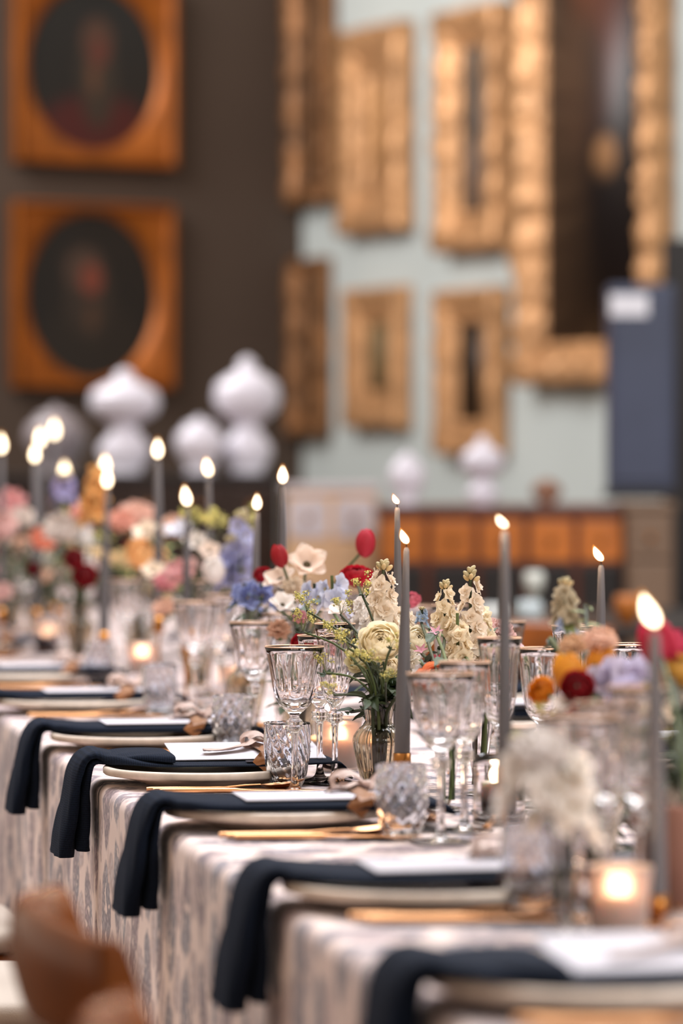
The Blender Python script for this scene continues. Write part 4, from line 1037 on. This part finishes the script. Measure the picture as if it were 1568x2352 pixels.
for i, (x, y, Z, d) in enumerate(((850, 1590, 4.8, 62), (905, 1570, 4.85, 70), (880, 1540, 4.9, 70), (930, 1600, 4.9, 60), (846, 1548, 4.9, 60), (800, 1620, 4.95, 50), (960, 1540, 5.0, 60), (868, 1440, 5.05, 60), (745, 1440, 5.3, 60))):
    F('foliage', None, x, y, Z, d*1.6, 'main', 'dark leafy sprig '+('at the left of the ribbed vase rim', 'at the right of the ribbed vase rim', 'straight above the ribbed vase', 'beside the candle at the vase rim', 'left over the ribbed vase', 'low beside the flute stem', 'right of the focused candle', 'behind the buttery ranunculus', 'behind the middle gold rims')[i], group='leafy sprigs of the focused bouquet', nleaf=0)
for i, (x, y, Z, d) in enumerate(((632, 1560, 5.5, 70), (650, 1610, 5.5, 70), (620, 1500, 5.5, 60), (700, 1500, 5.6, 60), (665, 1380, 5.5, 50), (612, 1390, 5.7, 50), (560, 1400, 5.8, 50), (585, 1440, 5.8, 50))):
    F('foliage', None, x, y, Z, d*1.2, 'blue' if i < 5 else 'blue2', 'dark leafy sprig '+('left of the sharp wine glass bowl', 'by the sharp wine glass stem', 'left of the sharp gold rim', 'behind the slim glass bowl', 'under the white anemones', 'right of the blue delphinium', 'under the blue delphinium', 'over the left blurred glass')[i], group='leafy sprigs behind the sharp glasses', nleaf=0)
F('stock', WH, 902, 1416, 5.02, 56, 'main', 'white stock spike tucked behind the buttery ranunculus', L=.035, budtop=False)
F('stock', WH, 852, 1408, 5.0, 54, 'main', 'small white stock cluster left of the tall cream one', L=.03, budtop=False)
F('carnation', (252, 244, 230), 934, 1520, 4.95, 66, 'main', 'cream ruffled bloom right behind the focused candle')
F('ranunculus', (250, 236, 206), 892, 1532, 4.9, 50, 'main', 'small cream bloom under the buttery ranunculus')
F('anemone', (250, 244, 238), 735, 1392, 5.35, 66, 'blue', 'white bloom between the two pale blue clusters')
F('carnation', (250, 236, 216), 672, 1352, 5.6, 60, 'blue', 'cream ruffled bloom between the anemones')
F('carnation', (248, 234, 214), 1060, 1520, 4.95, 70, 'bud1', 'cream ruffled bloom low in front of the pale stocks')
F('stock', (250, 238, 216), 1098, 1480, 5.02, 56, 'bud1', 'cream stock cluster low beside the tall candle', L=.04, budtop=False)
# pale stocks right of the candle
F('stock', CR, 1080, 1312, 5.0, 62, 'bud1', 'tallest cream stock spike with olive buds', L=.11)
F('stock', (252, 240, 216), 1022, 1340, 4.98, 50, 'bud2', 'cream stock spike with closed buds, left of the tallest', L=.07)
F('stock', (252, 240, 214), 1106, 1376, 5.05, 58, 'bud1', 'cream stock spike leaning right behind the tallest', L=.085, budtop=False)
F('stock', (252, 238, 212), 1050, 1408, 4.95, 60, 'bud1', 'lowest cream stock spike at the front of the pale cluster', L=.075, budtop=False)
F('ranunculus', ORG, 1006, 1560, 4.75, 100, 'bud2', 'orange ranunculus behind the rim of the wide glass', axis=(-.1, -.5, .7))
F('carnation', BLUSH, 1138, 1462, 5.1, 96, 'bud1', 'blush pink rose behind the tall candle', axis=(.1, -.5, .8))
F('carnation', (236, 214, 216), 1170, 1492, 5.15, 70, 'bud1', 'pale pink rose just right of the tall candle')
for i, (x, y, Z, d) in enumerate(((1005, 1480, 5.05, 60), (1075, 1500, 5.1, 60), (1035, 1540, 5.0, 60), (1110, 1540, 5.1, 60), (960, 1500, 5.1, 60), (985, 1430, 5.1, 50))):
    F('foliage', None, x, y, Z, d*1.1, 'bud1' if i % 2 else 'bud2', 'thin leafy sprig among the pale stocks', group='leafy sprigs among the pale stocks', nleaf=0)
# right bouquet
F('stock', (206, 196, 170), 1296, 1336, 4.3, 56, 'peach', 'budding olive white stock sprig rising left of the peach carnation', L=.05, leafs=LEAF_L)
F('foliage', None, 1345, 1375, 4.3, 70, 'peach', 'olive leafy sprig leaning right beside the budding stock', leafs=LEAF_L, nleaf=0)
F('foliage', None, 1268, 1450, 4.4, 80, 'peach', 'dark leafy sprig low left of the peach carnation', nleaf=0)
F('delphinium', (186, 200, 222), 1303, 1412, 4.35, 44, 'peach', 'pale blue sprig between the budding stock and the carnation', L=.02, budtop=False)
F('carnation', PEACH, 1376, 1478, 4.05, 92, 'peach', 'large ruffled peach carnation at right', axis=(.1, -.45, .85))
F('carnation', (232, 196, 158), 1318, 1488, 4.15, 76, 'peach', 'smaller sandy peach bloom left of the large carnation')
F('tulip', YEL, 1308, 1550, 4.0, 82, 'peach', 'golden yellow tulip left of the red ranunculus', axis=(-.25, -.3, .9))
F('tulip', (236, 166, 50), 1378, 1522, 4.05, 72, 'peach', 'golden yellow tulip under the peach carnation', axis=(.2, -.3, .9))
F('ranunculus', (150, 8, 26), 1325, 1577, 3.95, 70, 'peach', 'deep red ranunculus against the yellow tulips', axis=(-.1, -.9, .3))
F('sweetpea', LAV, 1398, 1560, 4.0, 120, 'peach', 'lavender sweet pea right of the red ranunculus', axis=(0, -.8, .5))
F('sweetpea', (204, 200, 222), 1452, 1552, 3.98, 118, 'peach', 'lavender sweet pea beside the right edge candle', axis=(.2, -.8, .5))
F('sweetpea', (188, 184, 214), 1432, 1602, 3.95, 114, 'peach', 'lower lavender sweet pea', axis=(.1, -.9, .2))
F('ranunculus', (232, 150, 30), 1243, 1586, 4.15, 60, 'peach', 'small orange yellow bloom seen against the banded glass', axis=(-.4, -.6, .3))
F('anemone', WH, 1300, 1624, 3.95, 80, 'peach', 'white bloom under the red ranunculus', axis=(-.2, -.5, .7))
F('ranunculus', (150, 24, 30), 1318, 1640, 3.92, 36, 'peach', 'small red bloom beneath the white one')
F('carnation', (240, 214, 200), 1296, 1680, 3.9, 96, 'peach', 'pale blush bloom above the blurred white stock')
F('sweetpea', (226, 214, 206), 1415, 1660, 3.95, 90, 'peach', 'pale bloom below the lavender sweet peas')
F('carnation', (214, 168, 156), 1450, 1640, 4.1, 80, 'peach', 'dusty rose bloom below the lavender sweet peas')
F('anemone', (238, 226, 206), 1500, 1650, 3.9, 96, 'edge', 'creamy open bloom behind the right edge candle')
F('tulip', HOT, 1510, 1478, 3.8, 92, 'edge', 'hot pink tulip behind the right edge candle', axis=(-.3, -.2, .9))
F('tulip', (204, 60, 96), 1542, 1490, 3.85, 70, 'edge', 'second pink tulip half out of the frame', axis=(.5, -.2, .8))
F('ranunculus', (206, 160, 70), 1556, 1536, 3.8, 110, 'edge', 'ochre bloom cut by the right frame edge')
F('anemone', (236, 228, 214), 1548, 1620, 3.8, 90, 'edge', 'cream bloom with dark eye at the right frame edge')
F('stock', (238, 230, 220), 1556, 1800, 3.6, 100, 'edge', 'white stock bloom low at the right frame edge', L=.05, budtop=False)
F('stock', (252, 248, 242), 1222, 1690, 3.34, 150, 'fore', 'very blurred white stock hanging over the right tumbler', L=.07, budtop=False)
F('stock', (252, 248, 240), 1290, 1712, 3.34, 150, 'fore', 'very blurred cream stock in front of the glasses', L=.08, budtop=False)
F('carnation', (253, 248, 244), 1236, 1735, 3.34, 150, 'fore', 'very blurred white ruffled bloom left of the glasses')
F('carnation', (238, 222, 196), 1290, 1830, 3.34, 130, 'fore', 'very blurred cream bloom low over the right tumbler')
F('ranunculus', (226, 224, 190), 1182, 1690, 3.95, 44, 'fore', 'small pale green white bud touching the tall candle')
F('tulip', (150, 44, 66), 1358, 1762, 3.9, 60, 'peach', 'wine red bud seen between the blurred glasses', axis=(0, -.2, .9))
for i, (x, y, Z, d) in enumerate(((1400, 1760, 4.2, 110), (1350, 1800, 4.25, 110), (1455, 1790, 4.2, 110), (1430, 1860, 4.2, 110), (1380, 1880, 4.2, 100), (1500, 1720, 4.0, 110), (1545, 1700, 4.0, 120), (1540, 1900, 4.0, 120), (1480, 1940, 4.1, 110), (1420, 1940, 4.15, 100), (1560, 1960, 3.9, 110), (1300, 1900, 4.2, 70), (1250, 1850, 4.2, 60), (1470, 1850, 4.2, 110), (1350, 1940, 4.15, 80))):
    F('foliage', None, x, y, Z, d*1.6, 'peach' if x < 1480 else 'edge', 'dark leafy sprig '+('under the lavender sweet peas', 'behind the leftmost blurred right glass', 'behind the two right glasses', 'behind the glass knops at right', 'low behind the middle right glass', 'left of the edge candle', 'right of the edge candle, upper', 'right of the edge candle, lower', 'above the ceramic pot', 'between glasses and pot', 'lowest at the right edge', 'behind the hanging white stock', 'behind the clear votive', 'behind the flute at right', 'lowest between the right glasses')[i], group='dark foliage of the right bouquet', nleaf=0)
for i, (x, y, Z, d) in enumerate(((1555, 1700, 3.8, 60), (1500, 1600, 3.9, 60), (1250, 1640, 4.1, 60), (1400, 1700, 4.0, 60))):
    F('mantle', None, x, y, Z, d*1.3, 'edge' if x > 1480 else 'peach', 'lime sprig in the right bouquet', group='lime sprigs of the right bouquet', nleaf=0)
# left, far bouquets
for kind, rgb, x, y, Z, d, vs, la, kw in (
    ('stock', (240, 192, 120), 222, 1052, 7.9, 58, 'f3', 'tall golden apricot stock beside the double flames', dict(L=.14, budtop=False)),
    ('delphinium', (170, 166, 210), 148, 1092, 8.6, 46, 'f4', 'violet delphinium tip behind the low far flame', dict(L=.06)),
    ('carnation', (240, 204, 186), 312, 1190, 8.0, 96, 'f2', 'wide blush cream rose at left, top of its bouquet', dict(axis=(.1, -.4, .9))),
    ('carnation', (242, 190, 170), 280, 1200, 7.9, 70, 'f2', 'coral tinged rose next to the wide blush one', {}),
    ('carnation', (242, 184, 170), 188, 1180, 8.1, 58, 'f3', 'coral pink bloom left of the thick candle', {}),
    ('carnation', (238, 230, 222), 138, 1218, 8.1, 88, 'f3', 'white rose between the coral blooms', {}),
    ('ranunculus', CORAL, 104, 1236, 8.2, 60, 'f4', 'coral bloom left of the white rose', {}),
    ('ranunculus', DRED, 170, 1284, 7.7, 42, 'f3', 'upper of the two dark red blooms at left', dict(axis=(0, -.9, .3))),
    ('ranunculus', (134, 6, 20), 194, 1322, 7.6, 52, 'f3', 'lower and larger of the two dark red blooms at left', dict(axis=(0, -.9, .3))),
    ('ranunculus', (110, 16, 24), 76, 1308, 7.9, 30, 'f4', 'small dark red bloom alone at far left', dict(axis=(0, -.9, .3))),
    ('ranunculus', (130, 30, 26), 297, 1250, 7.7, 28, 'f2', 'small dark red bud right of the thick candle', {}),
    ('ranunculus', (244, 204, 146), 336, 1272, 7.6, 84, 'f2', 'apricot yellow bloom under the blush rose', {}),
    ('carnation', (240, 190, 190), 22, 1164, 8.6, 92, 'f5', 'pale pink rose at the left frame edge', {}),
    ('carnation', (244, 212, 206), 0, 1210, 8.4, 90, 'f5', 'lower pale pink rose cut by the left frame edge', {}),
    ('carnation', (240, 232, 224), 52, 1190, 8.5, 60, 'f5', 'white bloom right of the pale pink rose', {}),
    ('delphinium', (184, 188, 222), 556, 1180, 6.6, 58, 'f1', 'tall lavender blue delphinium behind the centre left candle', dict(L=.12)),
    ('delphinium', (166, 172, 216), 530, 1236, 6.6, 50, 'f1', 'lower violet blue delphinium left of the candle', dict(L=.09)),
    ('delphinium', PBL, 545, 1212, 6.8, 50, 'f1', 'pale blue delphinium behind the violet one', dict(L=.08)),
    ('anemone', (226, 230, 240), 410, 1225, 7.1, 74, 'f1', 'white blue tinged bloom left of the short candle', {}),
    ('anemone', WH, 450, 1250, 7.0, 66, 'f1', 'white bloom right of the short candle', {}),
    ('carnation', (240, 196, 196), 412, 1318, 6.8, 76, 'f1', 'pink bloom low beside the short candle', {}),
    ('carnation', (236, 170, 176), 380, 1340, 6.9, 60, 'f1', 'pink bloom lower left of the short candle', {}),
    ('ranunculus', (196, 70, 90), 360, 1320, 7.2, 34, 'f2', 'rose red bud left of the pink blooms', {}),
    ('tulip', WH, 492, 1310, 6.6, 56, 'f1', 'white tulip left of the blue flowers', {}),
    ('anemone', (246, 238, 230), 480, 1270, 6.8, 60, 'f1', 'cream bloom above the white tulip', {}),
    ('carnation', (244, 226, 206), 352, 1224, 7.5, 60, 'f2', 'cream bloom against the tallest left candle', {})):
    F(kind, rgb, x, y, Z, d, vs, la, **kw)
for i in range(60):
    k = i % 5; vs = ('f1', 'f2', 'f3', 'f4', 'f5')[k]; b = V[vs]; kind = FR.choice(('foliage', 'mantle', 'anemone', 'carnation', 'anemone', 'carnation'))
    hd = Vector((b.x+FR.gauss(0, .075), b.y+FR.gauss(0, .10), b.z+FR.uniform(.13, .30)))
    if kind in ('foliage', 'mantle'): flower(kind, None, hd, b, FR.uniform(.035, .05), ('leafy sprig' if kind == 'foliage' else 'lime sprig')+' in the blurred left bouquets', 'green sprigs of the left bouquets', nleaf=0, leafs=FR.choice((LEAF, LEAF_L)))
    else: flower(kind, FR.choice((WH, CR, BLUSH, PEACH, (236, 214, 170))), hd, b, FR.uniform(.022, .03), 'small pale filler bloom in the blurred left bouquets', 'pale filler blooms of the left bouquets')
for x, y, Z in ((478, 1196, 6.9), (450, 1200, 6.9), (505, 1210, 6.8), (570, 1200, 6.7)):
    F('mantle', None, x, y, Z, 90, 'f1', 'lime sprig '+('high left of the blue delphinium', 'high beside the short left candle', 'high just left of the blue delphinium', 'high behind the blue delphinium')[[478, 450, 505, 570].index(x)], group='high lime sprigs left of centre', nleaf=0)
# ------------------------------------------------------------------ the second table in the hall, far behind
def far_table():
    c = P(1330, 1400, 10.6)
    t = thing('hall_table', 'dark wooden table far behind the right bouquet', 'table', (c.x, c.y, 0), TROT)
    boxobj('top', (-.42, 1.1, -.6, .8, .72, .75), WOOD_B, t, .004)
    for sx in (-.36, 1.04):
        for sy in (-.54, .74): boxobj('leg', (sx-.03, sx+.03, sy-.03, sy+.03, 0, .72), WOOD_B, t, .004)
    return t, c
ht, hc = far_table()
goblet = None
for i, (x, yb, Z, r, h, rgb, la) in enumerate(((1226, 1330, 10.4, .028, .06, (212, 214, 204), 'pale round vase on the dark table behind, above two bowls'),
                                     (1128, 1408, 10.0, .036, .060, (206, 208, 204), 'pale bowl on the far table, left one'),
                                     (1215, 1420, 10.0, .036, .070, (184, 196, 198), 'pale blue grey bowl on the far table, right one'), (1440, 1400, 10.3, .036, .075, (176, 104, 44), 'amber jar in the dark behind the right edge candle'))):
    c = P(x, yb, Z); c.z = .7505+(.0 if i else .075)
    t = thing('far_bowl', la, 'bowl', (c.x, c.y, c.z), 0); m = mat('far_ceramic_%d' % i, rgb, .3)
    H = h if i else h; ob('body', stack_lathe(dens([(0, 0), (r*.5, 0), (r*.9, H*.4), (r, H*.75), (r*.8, H)], 3), dens([(r*.74, H), (r*.9, H*.7), (r*.7, H*.3), (0, H*.15)], 3), 28), m, t)
    if i == 0: ob('pedestal', MB().lathe([(0, -.075), (.03, -.075), (.03, -.07), (.008, -.06), (.007, -.01), (.016, .002)], 20), m, t)
    ob('base_ring', MB().lathe([(0, 0), (r*.55, 0), (r*.55, .004), (r*.45, .006)], 24), m, t)
for k, (px, Z, la) in enumerate(((1180, 8.6, 'tan backed chair behind the tall centre right candle'),)):
    c = P(px, 1500, Z); dup(ch, (c.x, c.y, 0), -PI/2+.2*k, la, 'chairs at the hall table', 1.03)
